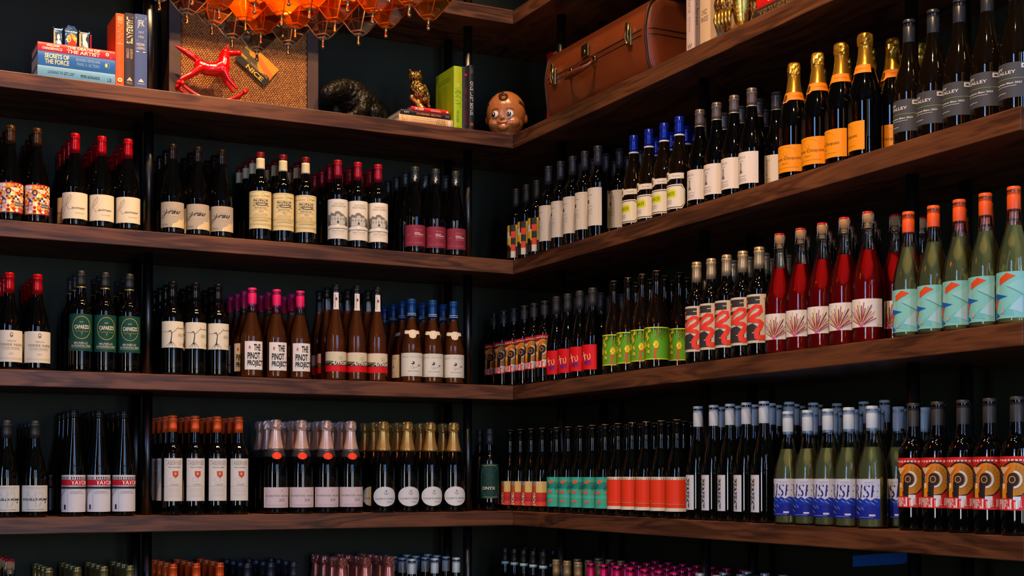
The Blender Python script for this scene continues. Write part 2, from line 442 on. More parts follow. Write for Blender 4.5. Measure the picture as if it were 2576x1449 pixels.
def profile(kind, r, h):
    nr = 0.0136
    if kind == 'bordeaux':
        mid = [(r, 0.05), (r, h * 0.585)] + curve([(r, h * 0.59), (r * 0.965, h * 0.625), (r * 0.80, h * 0.672), (r * 0.56, h * 0.712), (0.0165, h * 0.765), (nr + 0.0008, h * 0.83)], 4)
    elif kind == 'burgundy':
        mid = [(r, 0.05), (r, h * 0.40)] + curve([(r, h * 0.41), (r * 0.945, h * 0.475), (r * 0.80, h * 0.56), (r * 0.60, h * 0.65), (r * 0.44, h * 0.74), (nr + 0.001, h * 0.83)], 4)
    elif kind == 'flute':
        mid = [(r, 0.05), (r, h * 0.36)] + curve([(r, h * 0.37), (r * 0.955, h * 0.44), (r * 0.83, h * 0.54), (r * 0.66, h * 0.66), (r * 0.50, h * 0.78), (nr + 0.002, h * 0.90)], 4)
    elif kind == 'champagne':
        nr = 0.0152
        mid = [(r, 0.05), (r, h * 0.43)] + curve([(r, h * 0.44), (r * 0.955, h * 0.50), (r * 0.82, h * 0.585), (r * 0.62, h * 0.68), (r * 0.46, h * 0.77), (nr + 0.001, h * 0.85)], 4)
    hh = h if kind != 'champagne' else h - 0.012
    return base_prof(r) + mid + lip(nr, hh)
rng = random.Random(7)
def cap_mesh(P, z0, h, c, rough=0.3, metal=0.0, style='cap', c2=None):
    bm = bmesh.new(); m = pm('capsule_%d_%d_%d_%d' % (*c, int(rough * 100)), lin(c), rough, metal=metal, noise=0.06, nscale=90)
    mats = [m]
    d = 0.0007
    if style == 'cap':
        nr = 0.0136 + d
        prof = [(interp(P, z0) + d, z0), (interp(P, (z0 + h - 0.02) / 2) + d, (z0 + h - 0.02) / 2), (nr, h - 0.0185), (nr + 0.0012, h - 0.0165), (nr + 0.0014, h - 0.010), (nr + 0.0004, h - 0.0085), (nr + 0.0004, h - 0.002), (nr - 0.0006, h), (nr - 0.003, h + 0.0008)]
        lathe(bm, prof, 24)
    elif style == 'screw':
        nr = 0.0149
        zz = h - 0.019
        prof = [(nr - 0.0002, z0), (nr, z0 + 0.002), (nr, zz - 0.0012), (nr - 0.0007, zz), (nr - 0.0007, zz + 0.0012), (nr, zz + 0.0022), (nr, h - 0.0015), (nr - 0.0012, h), (nr - 0.004, h + 0.0002)]
        lathe(bm, prof, 24)
    elif style == 'foil':
        rr = random.Random(3)
        top = h
        prof = []
        n = 9
        zc = top - 0.036
        for k in range(n + 1):
            z = z0 + (zc - z0) * k / n; prof.append((max(interp(P, z), 0.0152) + 0.0011, z))
        prof += [(0.0178, zc + 0.004), (0.0188, zc + 0.010), (0.0186, zc + 0.018), (0.0180, zc + 0.026), (0.0166, zc + 0.032), (0.0120, zc + 0.0355), (0.0055, zc + 0.0362)]
        def jit(k, i):
            if k <= 1: return 0.0005 * math.sin(i * 2.4)
            if k <= n: return 0.0004 * math.sin(i * 2.6 + k * 2.2) + rr.uniform(-0.0003, 0.0003)
            return (0.0019 * math.cos(i * PI * 8 / 28 + (k % 2) * 0.7) + rr.uniform(-0.0008, 0.0008)) * (1 if k < len(prof) - 2 else 0.3)
        lathe(bm, prof, 28, jitter=jit)
        for f in bm.faces:
            if f.calc_center_median().z > zc: f.smooth = False
        # wire cage twisted under the cork
        tube(bm, [((0.0172 + 0.0006 * math.sin(5 * a)) * math.cos(a), (0.0172 + 0.0006 * math.sin(5 * a)) * math.sin(a), zc + 0.001 + 0.0012 * math.sin(4 * a)) for a in [2 * PI * i / 20 for i in range(20)]], 0.0008, 5, closed=True)
    me = mesh_of('capsule', bm, mats)
    return me
def on_bottle(P, z0, rad_extra=0.0):
    def f(x, y, lift):
        z = z0 + y; r = interp(P, z) + rad_extra
        a = x / on_bottle.ref
        return Vector(((r + lift) * math.sin(a), -(r + lift) * math.cos(a), z))
    return f
def wrap_label(P, z0, z1, half_deg, art, name='label', ref=None, zcut=None, off=0.0):
    r = ref or interp(P, (z0 + z1) / 2); hw = R(half_deg) * r; on_bottle.ref = r
    return art_mesh(name, art, hw, z1 - z0, on_bottle(P, z0, off), cut=r * R(9), zcut=zcut)
def band_mesh(P, z0, z1, c, off=0.0010, rough=0.4, metal=0.0):
    bm = bmesh.new(); n = max(2, int((z1 - z0) / 0.006) + 1)
    lathe(bm, [(interp(P, z0) - 0.0005, z0)] + [(interp(P, z0 + (z1 - z0) * k / n) + off, z0 + (z1 - z0) * k / n) for k in range(n + 1)] + [(interp(P, z1) - 0.0005, z1)], 24, close_bottom=False, close_top=False)
    return mesh_of('band', bm, pm('band_%d_%d_%d' % c, lin(c), rough, metal=metal, noise=0.05))
def glass_meshes(kind, r, h, glass, wine=None, level=None, neck_open=True):
    P = profile(kind, r, h); out = []
    bm = bmesh.new(); lathe(bm, P, 36)
    out.append(('bottle_glass', mesh_of('bottle_glass', bm, glass)))
    if wine:
        lv = level; bm = bmesh.new()
        Q = [(max(rr - 0.0022, 0.002), max(z, 0.003)) for rr, z in P if 0.009 <= z < lv]
        Q = [(Q[0][0] * 0.6, 0.0042), (Q[0][0] * 0.95, 0.0046)] + Q + [(max(interp(P, lv) - 0.0022, 0.002), lv)]
        lathe(bm, Q, 36)
        out.append(('wine', mesh_of('wine', bm, wine)))
    return P, out

LASTR = [0.04]; BNAME = ['wine_bottle']; SKIP = set()
CAMP = Vector((-2.3406, -4.5743))
KINDS = []
TEMPLATES = {}
NUM = ['leftmost', 'second from the left', 'third from the left', 'fourth from the left', 'fifth from the left', 'sixth from the left', 'seventh from the left', 'eighth from the left', 'ninth from the left', 'tenth from the left', 'eleventh from the left', 'twelfth from the left', 'thirteenth from the left']
ROW = ['front row', 'second row', 'third row', 'back row']
NAMES = {'bordeaux': 'bordeaux_bottle', 'burgundy': 'burgundy_bottle', 'champagne': 'sparkling_wine_bottle', 'flute': 'flute_bottle'}
def rack(desc, group, run, level, pos, parts, rows=3, pitch=0.087, face=0.0, first=0.05, jit=2.5, faces=None, slant=0.0, rad=0.041, rowname=None):
    """stand a block of bottles: columns at pos along the run, rows going back to the wall"""
    rr_ = LASTR[0] + 0.0017; pos = list(pos); sg = 1 if pos[-1] >= pos[0] else -1; want = 2 * rr_ + 0.0016
    for _ in range(40):
        for i in range(len(pos) - 1):
            g = (pos[i + 1] - pos[i]) * sg
            if g < want: pos[i] -= sg * (want - g) / 2; pos[i + 1] += sg * (want - g) / 2
    pitch = max(pitch, want)
    x0 = pos[len(pos) // 2]
    mid = Vector((x0, first)) if run == 'L' else Vector((first, x0))
    d = CAMP - mid
    az = math.degrees(math.atan2(d.x, -d.y))          # rotation that turns a label (facing -Y) towards the viewer side
    az = -(-az)
    base = None
    n = len(pos)
    for ri in range(rows):
        for ci, p in enumerate(pos):
            dep = first + ri * pitch
            a = p + rng.uniform(-0.0007, 0.0007) + ri * slant
            loc = (a, dep + rng.uniform(-0.0007, 0.0007), Z[level]) if run == 'L' else (dep + rng.uniform(-0.0007, 0.0007), a, Z[level])
            if any((loc[0] - q[0]) ** 2 + (loc[1] - q[1]) ** 2 < (rad + 0.0178) ** 2 for q in POSTS): continue
            if (desc, ri, ci) in SKIP: continue
            fz = face if faces is None or ri > 0 else faces[ci]
            if ri > (0 if run == 'L' else 1): fz = face + rng.choice((-150, -95, 110, 165, 75, -20))
            rot = R(az + fz + rng.uniform(-jit, jit))
            root = bpy.data.objects.new(BNAME[0], None); root.empty_display_size = 0.05; COL.objects.link(root)
            root.location = loc; root.rotation_euler = (0, 0, rot)
            if base is None:
                base = []
                for it in parts:
                    o = link(it[0], it[1], root); base.append((o, None))
                    for sub in (it[2] if len(it) > 2 else []): base.append((link(sub[0], sub[1], o), o))
            else:
                mp = {}
                for (o, par) in base:
                    c = o.copy(); COL.objects.link(c); c.parent = root if par is None else mp[par]; mp[o] = c
            if len((desc + ', ' + NUM[ci] + ', ' + ROW[min(ri, 3)]).split()) > 16 and ri == 0 and ci == 1: print('LONG', desc)
            where = (NUM[ci] + ', ' if n > 1 else '') + (rowname or ROW[min(ri, 3)])
            root['label'] = '%s, %s' % (desc, where)
            root['category'] = 'bottle'; root['group'] = group
    return base

# ------------------------------------------------------------------ the wines (label print, bottle shape, where they stand)
CREAM, PAPER, BLK, INK, GREY = (236, 224, 200), (238, 234, 226), (18, 17, 17), (52, 48, 46), (150, 146, 142)
REDP = (214, 28, 28); GOLD = (206, 168, 82)
def frame(c, y0=0.0, y1=1.0): return ('r', c, -1, y0, 1, y1)
def lines(c, x0, x1, ys, w=0.0011):
    return [('l', c, w, [(x0, y), (x1, y)]) for y in ys]
def star(c, cx, cy, r, asp):
    return ('p', c, [(cx + r * (1 if i % 2 == 0 else 0.42) * math.sin(i * PI / 5), cy + asp * r * (1 if i % 2 == 0 else 0.42) * math.cos(i * PI / 5)) for i in range(10)])
def fan(c, cx, cy, rx, ry, a0, a1, n=12):
    return ('p', c, [(cx, cy)] + [(cx + rx * math.cos(R(a0 + (a1 - a0) * i / n)), cy + ry * math.sin(R(a0 + (a1 - a0) * i / n))) for i in range(n + 1)])
def bottle(kind, r, h, glass, cap=None, labels=(), bands=(), wine=None, level=None, extra=()):
    LASTR[0] = r
    BNAME[0] = ('white_wine_bottle' if wine is W_WHITE else 'rose_wine_bottle' if wine else NAMES[kind])
    P, parts = glass_meshes(kind, r, h, glass, wine, level)
    if cap: parts.append(('capsule', cap_mesh(P, *cap[:1], h, *cap[1:])))
    for b in bands: parts.append(('neck_band', band_mesh(P, *b)))
    for l in labels:
        nm = l[0]; parts.append((nm, wrap_label(P, l[1], l[2], l[3], l[4], nm, **(l[5] if len(l) > 5 else {}))))
    for e in extra: parts.append(e(P))
    return parts

# ---- second shelf (B), left wall
rg = random.Random(11); mosaic = [frame((205, 30, 26)), ('r', (240, 214, 160), -0.97, 0.03, 0.97, 0.97)]
pal = [(236, 170, 30), (212, 32, 30), (38, 44, 92), (244, 236, 220), (200, 190, 205), (240, 130, 30), (150, 30, 60), (240, 214, 120)]
nx, ny = 8, 7
for i in range(nx):
    for j in range(ny):
        x0 = -0.97 + 1.94 * i / nx; x1 = x0 + 1.94 / nx; y0 = 0.03 + 0.94 * j / ny; y1 = y0 + 0.94 / ny
        c1, c2 = rg.sample(pal, 2); k = rg.randrange(5)
        mosaic.append(('r', c1, x0, y0, x1, y1))
        if k == 0: mosaic.append(('e', c2, (x0 + x1) / 2, (y0 + y1) / 2, (x1 - x0) * 0.4, (y1 - y0) * 0.4))
        elif k == 1: mosaic.append(('p', c2, [(x0, y0), (x1, y0), (x0, y1)]))
        elif k == 2: mosaic += [('r', c2, x0 + (x1 - x0) * q, y0, x0 + (x1 - x0) * (q + 0.17), y1) for q in (0.1, 0.42, 0.74)]
        elif k == 3: mosaic.append(('p', c2, [((x0 + x1) / 2, y0), (x1, (y0 + y1) / 2), ((x0 + x1) / 2, y1), (x0, (y0 + y1) / 2)]))
        else: mosaic += [('r', c2, x0, y0, (x0 + x1) / 2, (y0 + y1) / 2), ('r', c2, (x0 + x1) / 2, (y0 + y1) / 2, x1, y1)]
mosaic += [('o', (38, 44, 92), -0.1, 0.72, 0.15, 0.10, 0.0035), ('r', (74, 80, 100), 0.25, 0.24, 0.75, 0.36), ('t', PAPER, 'PINOT NOIR', 0.28, 0.27, 0.72, 0.32)]
b = bottle('burgundy', 0.0378, 0.310, G_DARK, (0.250, (78, 48, 24), 0.22, 0.5), [('label', 0.026, 0.123, 80, mosaic)])
rack('dark wine bottle with a busy multicoloured geometric label', 'mosaic label wines', 'L', 'B', [-1.856, -1.773, -1.694], b, 4, 0.088, 2)
script_R = [(-0.75, 0.18), (-0.55, 0.42), (-0.35, 0.62), (-0.18, 0.80), (-0.08, 0.90), (0.0, 0.88), (-0.02, 0.76), (-0.15, 0.64), (-0.35, 0.55), (-0.45, 0.52), (-0.33, 0.46), (-0.22, 0.36), (-0.10, 0.33)]
raimes = [frame((232, 218, 194)), ('l', INK, 0.0010, [(x * 0.72 - 0.22, y) for x, y in script_R]), ('l', INK, 0.0010, [(-0.86, 0.42), (-0.72, 0.46), (-0.58, 0.60), (-0.40, 0.84)]),
          ('t', INK, 'aimes', -0.24, 0.37, 0.66, 0.455, {'shear': 0.7}), ('t', (120, 108, 94), 'HAUT RIVE ROUGE', 0.02, 0.20, 0.55, 0.235)]
b = bottle('burgundy', 0.0398, 0.307, G_DARK, (0.241, (186, 10, 22), 0.2, 0.35), [('label', 0.024, 0.109, 78, raimes)])
rack('dark wine bottle with red capsule and cream handwritten label', 'cream script label wines', 'L', 'B', [-1.575, -1.489, -1.407], b, 4, 0.094, 0)
grau = [frame((176, 164, 150)), ('p', (226, 200, 160), [(0.0, 0.0), (1, 0.0), (1, 0.55), (0.78, 0.30), (0.70, 0.36), (0.62, 0.28), (0.48, 0.34), (0.35, 0.22), (0.20, 0.18), (0.05, 0.14)]),
        ('l', (44, 40, 38), 0.0017, [(-0.50, 0.66), (-0.58, 0.60), (-0.48, 0.56), (-0.34, 0.62), (-0.36, 0.70), (-0.40, 0.56), (-0.62, 0.38), (-0.80, 0.36), (-0.72, 0.46), (-0.40, 0.54), (-0.20, 0.62)]),
        ('t', (40, 36, 34), 'rau', -0.28, 0.53, 0.58, 0.655, {'shear': 0.6, 'bold': 0.015}), ('t', (206, 190, 168), 'EL GALANTE', -0.05, 0.42, 0.36, 0.48), ('t', (120, 112, 104), 'espelt de grau', -0.15, 0.70, 0.3, 0.73)] + lines((120, 112, 104), -0.75, -0.25, (0.12, 0.09))
b = bottle('burgundy', 0.0385, 0.3055, G_DARK, (0.245, (30, 21, 16), 0.2, 0.4), [('label', 0.022, 0.107, 76, grau)])
rack('dark wine bottle with taupe label and black script', 'taupe label wines', 'L', 'B', [-1.258, -1.174, -1.091], b, 4, 0.092, 0)
randel = [frame((236, 216, 160)), ('r', (120, 104, 70), -1, 0.965, 1, 0.972), ('t', (92, 80, 62), 'Domaine', -0.8, 0.855, -0.05, 0.885), ('l', (92, 80, 62), 0.0008, [(0.28, 0.92), (0.14, 0.94), (0.06, 0.89), (0.12, 0.84), (0.22, 0.84)]), ('t', (92, 80, 62), 'ampay', 0.2, 0.85, 0.7, 0.89, {'shear': 0.3})]
randel += [('r', (196, 178, 136), -0.45, 0.60, 0.55, 0.80)]
for i in range(7): randel.append(('e', (90, 80, 66), -0.36 + i * 0.13, 0.75 - 0.02 * (i % 3), 0.055, 0.020))
for i in range(6): randel.append(('e', (222, 204, 158), -0.30 + i * 0.13, 0.70 + 0.015 * (i % 2), 0.05, 0.018))
randel += [('p', (70, 62, 52), [(-0.30, 0.675), (0.50, 0.68), (0.40, 0.625), (0.1, 0.605), (-0.15, 0.62)]), ('p', (226, 208, 160), [(-0.20, 0.655), (0.40, 0.66), (0.34, 0.635), (0.1, 0.62), (-0.1, 0.63)]),
           ('p', (60, 54, 46), [(-0.45, 0.60), (-0.33, 0.60), (-0.45, 0.625)]), ('p', (60, 54, 46), [(0.55, 0.60), (0.45, 0.60), (0.55, 0.63)]), ('t', (92, 80, 62), 'BANDOL', -0.32, 0.535, 0.42, 0.575), ('t', (110, 96, 72), 'Appellation Bandol Protégée', -0.5, 0.495, 0.55, 0.518), ('t', (70, 60, 50), '2021', -0.08, 0.44, 0.2, 0.475), ('t', (196, 96, 70), 'Lucie et Thomas', -0.36, 0.38, 0.45, 0.415)]
randel += lines((110, 96, 66), -0.9, 0.9, (0.30, 0.27, 0.13, 0.10), 0.0008) + lines((110, 96, 66), -0.45, 0.5, (0.345, 0.20), 0.0008) + [('r', (214, 180, 90), -0.5, 0.225, 0.6, 0.24)]
b = bottle('bordeaux', 0.0376, 0.311, G_DARK, (0.289, (120, 18, 22), 0.25, 0.2), [('label', 0.043, 0.172, 84, randel)], [(0.252, 0.290, (222, 206, 164), 0.0009, 0.5)])
rack('dark bottle with cream neck band and tall cream label', 'cream ship label wines', 'L', 'B', [-0.955, -0.876, -0.794], b, 4, 0.085, 2)
chat = [frame((232, 222, 206)), ('t', (126, 120, 114), 'CHATEAU', -0.32, 0.86, 0.5, 0.905), ('t', (126, 120, 114), 'MONTELENA', -0.45, 0.80, 0.62, 0.845),
        ('p', (120, 118, 112), [(-0.85, 0.32), (0.85, 0.32), (0.85, 0.50), (0.72, 0.58), (0.60, 0.55), (0.45, 0.62), (0.25, 0.64), (0.10, 0.69), (-0.15, 0.69), (-0.25, 0.63), (-0.50, 0.66), (-0.62, 0.60), (-0.85, 0.62)]),
        ('p', (196, 192, 184), [(-0.55, 0.36), (0.55, 0.36), (0.50, 0.52), (0.42, 0.58), (0.18, 0.56), (0.12, 0.62), (-0.10, 0.62), (-0.14, 0.56), (-0.48, 0.58)]),
        ('p', (84, 84, 82), [(-0.85, 0.32), (-0.55, 0.32), (-0.62, 0.42), (-0.78, 0.50), (-0.85, 0.78)]), ('p', (84, 84, 82), [(0.85, 0.32), (0.45, 0.32), (0.55, 0.40), (0.85, 0.46)]), ('e', (70, 70, 70), 0.02, 0.42, 0.07, 0.035)]
for i in range(5): chat.append(('r', (96, 96, 94), -0.42 + 0.2 * i, 0.48, -0.37 + 0.2 * i, 0.525))
chat += [('p', (232, 222, 206), [(-0.85, 0.27), (-0.85, 0.31), (-0.5, 0.345), (0, 0.355), (0.5, 0.345), (0.85, 0.31), (0.85, 0.27)]), ('t', (90, 84, 80), 'CABERNET SAUVIGNON', -0.45, 0.185, 0.5, 0.21), ('t', (90, 84, 80), '2019', -0.08, 0.24, 0.12, 0.26)] + lines((150, 142, 132), -0.35, 0.4, (0.14,), 0.0007)
chat += [('r', (120, 112, 104), -0.92, 0.03, -0.91, 0.97), ('r', (120, 112, 104), 0.91, 0.03, 0.92, 0.97)]
b = bottle('bordeaux', 0.0355, 0.3135, G_DARK, (0.247, (168, 24, 40), 0.25, 0.3), [('label', 0.030, 0.170, 80, chat)])
rack('dark bottle with crimson capsule and engraved house label', 'engraved house label wines', 'L', 'B', [-0.674, -0.599, -0.521], b, 4, 0.081, 3)
mar = [frame((132, 40, 60)), ('t', (204, 150, 160), 'Trapan Barbera', -0.05, 0.74, 0.55, 0.79), ('t', (236, 206, 206), 'ROSSO DI', -0.05, 0.60, 0.35, 0.655, {'bold': 0.02}), ('t', (236, 206, 206), 'VALTELLINA', -0.05, 0.52, 0.62, 0.585, {'bold': 0.02}), ('t', (196, 140, 150), 'Alpi Retiche', -0.05, 0.42, 0.62, 0.47), ('t', (190, 130, 140), '2019', -0.6, 0.52, -0.35, 0.56)] + lines((180, 110, 124), -0.7, -0.2, (0.18, 0.13), 0.0007) + lines((180, 110, 124), -0.05, 0.6, (0.18, 0.14, 0.10), 0.0007)
leaf = [('p', (186, 186, 184), [(-0.5, 0.1), (-0.1, 0.25), (0.15, 0.05), (0.1, 0.4), (0.6, 0.55), (0.2, 0.65), (0.3, 0.98), (-0.05, 0.7), (-0.35, 0.9), (-0.25, 0.5), (-0.7, 0.45), (-0.3, 0.32)])]
b = bottle('burgundy', 0.0375, 0.320, G_DARK, (0.262, (52, 52, 50), 0.3, 0.2), [('label', 0.026, 0.103, 80, mar), ('neck_emblem', 0.262, 0.294, 40, leaf, {'off': 0.0012, 'zcut': 0.008})])
rack('dark wine bottle with maroon label and silver neck emblem', 'maroon label wines', 'L', 'B', [-0.377, -0.296, -0.214], b, 4, 0.087, 3)

# ---- second shelf (B), right wall
strip = []
for k, (x0, x1) in enumerate(((-1.0, -0.62), (-0.62, -0.30), (-0.30, -0.20), (-0.20, 0.12), (0.12, 0.30), (0.30, 0.42), (0.42, 0.75), (0.75, 1.0))):
    seqs = [[(206, 30, 24), (226, 182, 50), (206, 30, 24), (232, 224, 204), (206, 30, 24), (110, 12, 14), (230, 120, 90), (200, 30, 30)], [(226, 182, 50), (232, 224, 204), (226, 182, 50), (30, 30, 32), (50, 52, 54)], [(30, 30, 32), (226, 182, 50), (30, 30, 32)], [(50, 54, 56), (224, 74, 50), (48, 52, 54), (226, 80, 54), (232, 224, 204)], [(226, 182, 50), (230, 200, 80), (60, 60, 60)], [(20, 20, 20), (226, 182, 50)], [(214, 44, 30), (226, 182, 50), (190, 20, 20), (232, 224, 204), (206, 30, 24)], [(232, 224, 204), (40, 40, 42), (214, 44, 30)]]
    sq = seqs[k]; n = len(sq)
    for i, c in enumerate(sq): strip.append(('r', c, x0, 1 - (i + 1) / n, x1, 1 - i / n))
b = bottle('bordeaux', 0.0350, 0.284, G_DARK, (0.212, (26, 26, 26), 0.5), [('label', 0.018, 0.142, 100, strip)])
rack('small dark bottle with red, yellow and black striped label', 'striped label wines', 'R', 'B', [0.072, -0.012, -0.094], b, 2, 0.087, -15, rad=0.036)
wht = [frame((222, 214, 204)), ('t', (100, 94, 90), 'FAUSTINO', -0.55, 0.80, 0.15, 0.825), ('r', (34, 34, 36), -0.38, 0.60, -0.20, 0.69), ('l', (196, 188, 178), 0.0006, [(0.72, 0.05), (0.72, 0.95)]), ('l', (196, 188, 178), 0.0006, [(-0.8, 0.95), (0.72, 0.95)])] + lines((150, 142, 134), -0.45, 0.2, (0.52, 0.44, 0.39, 0.33), 0.0008) + lines((150, 142, 134), -0.45, -0.15, (0.41, 0.35, 0.27, 0.22, 0.17), 0.0008)
b = bottle('bordeaux', 0.0362, 0.318, G_DARK, (0.250, (58, 57, 66), 0.35, 0.3), [('label', 0.042, 0.171, 64, wht)])
rack('dark bottle with slate capsule and tall white label', 'tall white label wines', 'R', 'B', [-0.187, -0.276, -0.363, -0.449, -0.535], b, 3, 0.087, -47, rad=0.037)
def octo(c, m=0.0, k=0.22): return ('p', c, [(-1 + m, k), (-1 + k + m, m), (1 - k - m, m), (1 - m, k), (1 - m, 1 - k), (1 - k - m, 1 - m), (-1 + k + m, 1 - m), (-1 + m, 1 - k)])
yelb = [octo((226, 218, 206)), octo((44, 46, 50), 0.045), octo((228, 220, 208), 0.075), ('p', (214, 222, 34), [(-0.55, 0.52), (-0.5, 0.46), (0.28, 0.46), (0.38, 0.52), (0.38, 0.72), (0.28, 0.78), (-0.5, 0.78), (-0.55, 0.72)]), ('t', (70, 72, 30), 'BAKER', -0.48, 0.54, 0.28, 0.70)] + lines((140, 132, 124), -0.5, 0.05, (0.36, 0.30, 0.24), 0.0009)
neckl = [('p', (44, 46, 50), [(-0.62, 0.05), (-0.32, 0.05), (-0.1, 0.22), (1, 0.22), (1, 0.82), (-0.1, 0.82), (-0.32, 1), (-0.62, 1), (-0.85, 0.55)]), ('p', (228, 220, 208), [(-0.60, 0.10), (-0.33, 0.10), (-0.12, 0.27), (0.97, 0.27), (0.97, 0.77), (-0.12, 0.77), (-0.33, 0.95), (-0.60, 0.95), (-0.80, 0.55)]), ('e', (120, 84, 50), -0.46, 0.52, 0.12, 0.26), ('t', (150, 140, 128), 'Muscadet', 0.1, 0.44, 0.7, 0.60)]
b = bottle('burgundy', 0.0392, 0.303, G_AMBER, (0.243, (10, 40, 166), 0.22, 0.2), [('label', 0.013, 0.088, 66, yelb), ('neck_label', 0.096, 0.130, 62, neckl, {'zcut': 0.008})], [(0.2425, 0.2475, (226, 222, 212), 0.0014, 0.4)])
rack('brown bottle with bright blue capsule and yellow-badged label', 'blue capsule wines', 'R', 'B', [-0.765, -0.855, -0.942, -1.030], b, 3, 0.087, -40)
towr = [frame((222, 212, 206)), ('t', (120, 112, 110), 'PADDOCK', -0.6, 0.80, 0.15, 0.86), ('t', (150, 142, 138), 'Pinot Noir', -0.45, 0.70, 0.0, 0.745, {'shear': 0.3}), ('p', (112, 104, 102), [(-0.36, 0.34), (-0.10, 0.34), (-0.10, 0.40), (-0.17, 0.42), (-0.17, 0.66), (-0.31, 0.66), (-0.31, 0.42), (-0.36, 0.40)]), ('r', (170, 160, 156), -0.28, 0.45, -0.2, 0.62)] + lines((150, 142, 138), -0.6, 0.2, (0.24, 0.16, 0.10), 0.0009)
b = bottle('burgundy', 0.0385, 0.299, G_DARK, (0.247, (104, 92, 88), 0.32, 0.35), [('label', 0.022, 0.112, 66, towr)], [(0.2455, 0.2485, (206, 190, 160), 0.0012, 0.3, 0.6)])
rack('dark wine bottle with taupe capsule and white tower label', 'taupe capsule wines', 'R', 'B', [-1.138, -1.225, -1.312, -1.396], b, 3, 0.087, -39)
veu = [frame((238, 148, 16)), ('l', (150, 90, 20), 0.0005, [(0.55 * math.cos(a) - 0.0, 0.60 + 0.32 * math.sin(a)) for a in [R(25 + 13 * i) for i in range(11)]]), ('e', (170, 100, 20), 0.0, 0.66, 0.07, 0.07), ('e', (238, 148, 16), 0.0, 0.66, 0.045, 0.045), ('t', (96, 46, 14), 'Veuve Clicquot', -0.68, 0.42, 0.70, 0.56), ('t', (110, 56, 14), 'BRUT', -0.14, 0.29, 0.14, 0.335)] + lines((140, 78, 18), -0.6, 0.6, (0.16,), 0.0006)
coll = [('p', (240, 128, 14), [(-1, 0.2), (-0.42, 0.2), (-0.3, 0.0), (-0.05, 0.0), (0.07, 0.2), (1, 0.2), (1, 1), (-1, 1)]), ('e', (54, 34, 16), -0.18, 0.47, 0.12, 0.36), ('e', (86, 58, 26), -0.18, 0.47, 0.085, 0.26), ('t', (120, 56, 10), 'Veuve Clicquot', 0.2, 0.5, 0.8, 0.68)]
b = bottle('champagne', 0.0430, 0.322, G_DARK, (0.226, (226, 166, 56), 0.24, 0.85, 'foil'), [('label', 0.017, 0.090, 84, veu), ('collar_label', 0.209, 0.237, 118, coll, {'off': 0.0016, 'zcut': 0.006})])
rack('gold foiled sparkling bottle with orange label and collar', 'yellow-orange label sparkling wines', 'R', 'B', [-1.583, -1.685, -1.780, -1.868], b, 3, 0.092, -35, faces=[-35, -37, -64, -88], rad=0.044)
slate = [frame((66, 68, 74)), ('t', (226, 226, 226), 'SPY', -0.50, 0.80, -0.14, 0.885, {'bold': 0.01}), ('t', (226, 226, 226), 'VALLEY', -0.50, 0.685, 0.42, 0.775, {'bold': 0.01}), ('l', (142, 160, 70), 0.0010, [(-0.7, 0.545), (0.98, 0.545)]), ('t', (214, 214, 212), 'Sauvignon Blanc 2023', -0.55, 0.375, 0.66, 0.445, {'bold': 0.02}), ('l', (190, 190, 188), 0.0012, [(-0.55, 0.335), (0.45, 0.335)]), ('l', (190, 190, 188), 0.0014, [(-0.55, 0.15), (0.02, 0.15)]), ('p', (206, 206, 204), [(0.64, 0.82), (0.92, 0.82), (0.92, 0.955), (0.64, 0.955)]), ('e', (66, 68, 74), 0.78, 0.888, 0.08, 0.03)]
b = bottle('burgundy', 0.0385, 0.309, G_AMBER, (0.245, (50, 54, 62), 0.3, 0.4, 'screw'), [('label', 0.029, 0.107, 80, slate)])
rack('dark wine bottle with slate grey label printed in white', 'slate label wines', 'R', 'B', [-2.026, -2.108, -2.192, -2.278, -2.362], b, 3, 0.087, -38)

# ---- third shelf (C), left wall
terre = [frame((224, 216, 200)), ('e', (110, 104, 96), 0.1, 0.86, 0.085, 0.075), ('e', (224, 216, 200), 0.1, 0.87, 0.05, 0.04), ('r', (110, 104, 96), 0.035, 0.80, 0.165, 0.84), ('t', (120, 112, 104), 'TENUTA', -0.12, 0.64, 0.35, 0.685), ('t', (130, 112, 96), 'TERRE NERE', -0.55, 0.515, 0.80, 0.585), ('t', (140, 130, 118), 'ETNA ROSSO', -0.40, 0.43, 0.60, 0.475), ('l', (150, 140, 126), 0.0007, [(-0.4, 0.405), (0.6, 0.405)]), ('t', (140, 130, 118), '2021', -0.02, 0.25, 0.2, 0.29)] + lines((160, 152, 138), -0.7, 0.85, (0.13, 0.10), 0.0006)
b = bottle('burgundy', 0.0402, 0.310, G_DARK, (0.244, (184, 10, 18), 0.22, 0.25), [('label', 0.024, 0.124, 84, terre)])
rack('dark bottle with red capsule and pale crest label', 'pale crest label wines', 'L', 'C', [-1.775, -1.691], b, 4, 0.09, 2)
cap_ = [frame((8, 70, 58)), ('o', GOLD, 0.05, 0.63, 0.62, 0.31, 0.0016), ('t', (214, 206, 190), 'CAPARZO', -0.42, 0.59, 0.55, 0.70, {'bold': 0.03}), ('l', (214, 190, 90), 0.0008, [(-0.45, 0.53), (-0.3, 0.57), (-0.28, 0.50), (-0.1, 0.55), (0.05, 0.50), (0.05, 0.42), (0.12, 0.55), (0.3, 0.52), (0.5, 0.54)]), ('t', (206, 196, 150), '2018', -0.08, 0.76, 0.14, 0.795), ('t', (222, 218, 208), 'BRUNELLO', -0.42, 0.185, 0.45, 0.24), ('t', (222, 218, 208), 'DI MONTALCINO', -0.62, 0.105, 0.68, 0.165), ('l', (180, 180, 160), 0.0006, [(-0.6, 0.085), (0.65, 0.085)])]
b = bottle('bordeaux', 0.0358, 0.330, G_DARK, (0.277, (34, 34, 34), 0.4), [('label', 0.068, 0.188, 80, cap_)], [(0.2745, 0.2785, (190, 160, 90), 0.0012, 0.3, 0.7)])
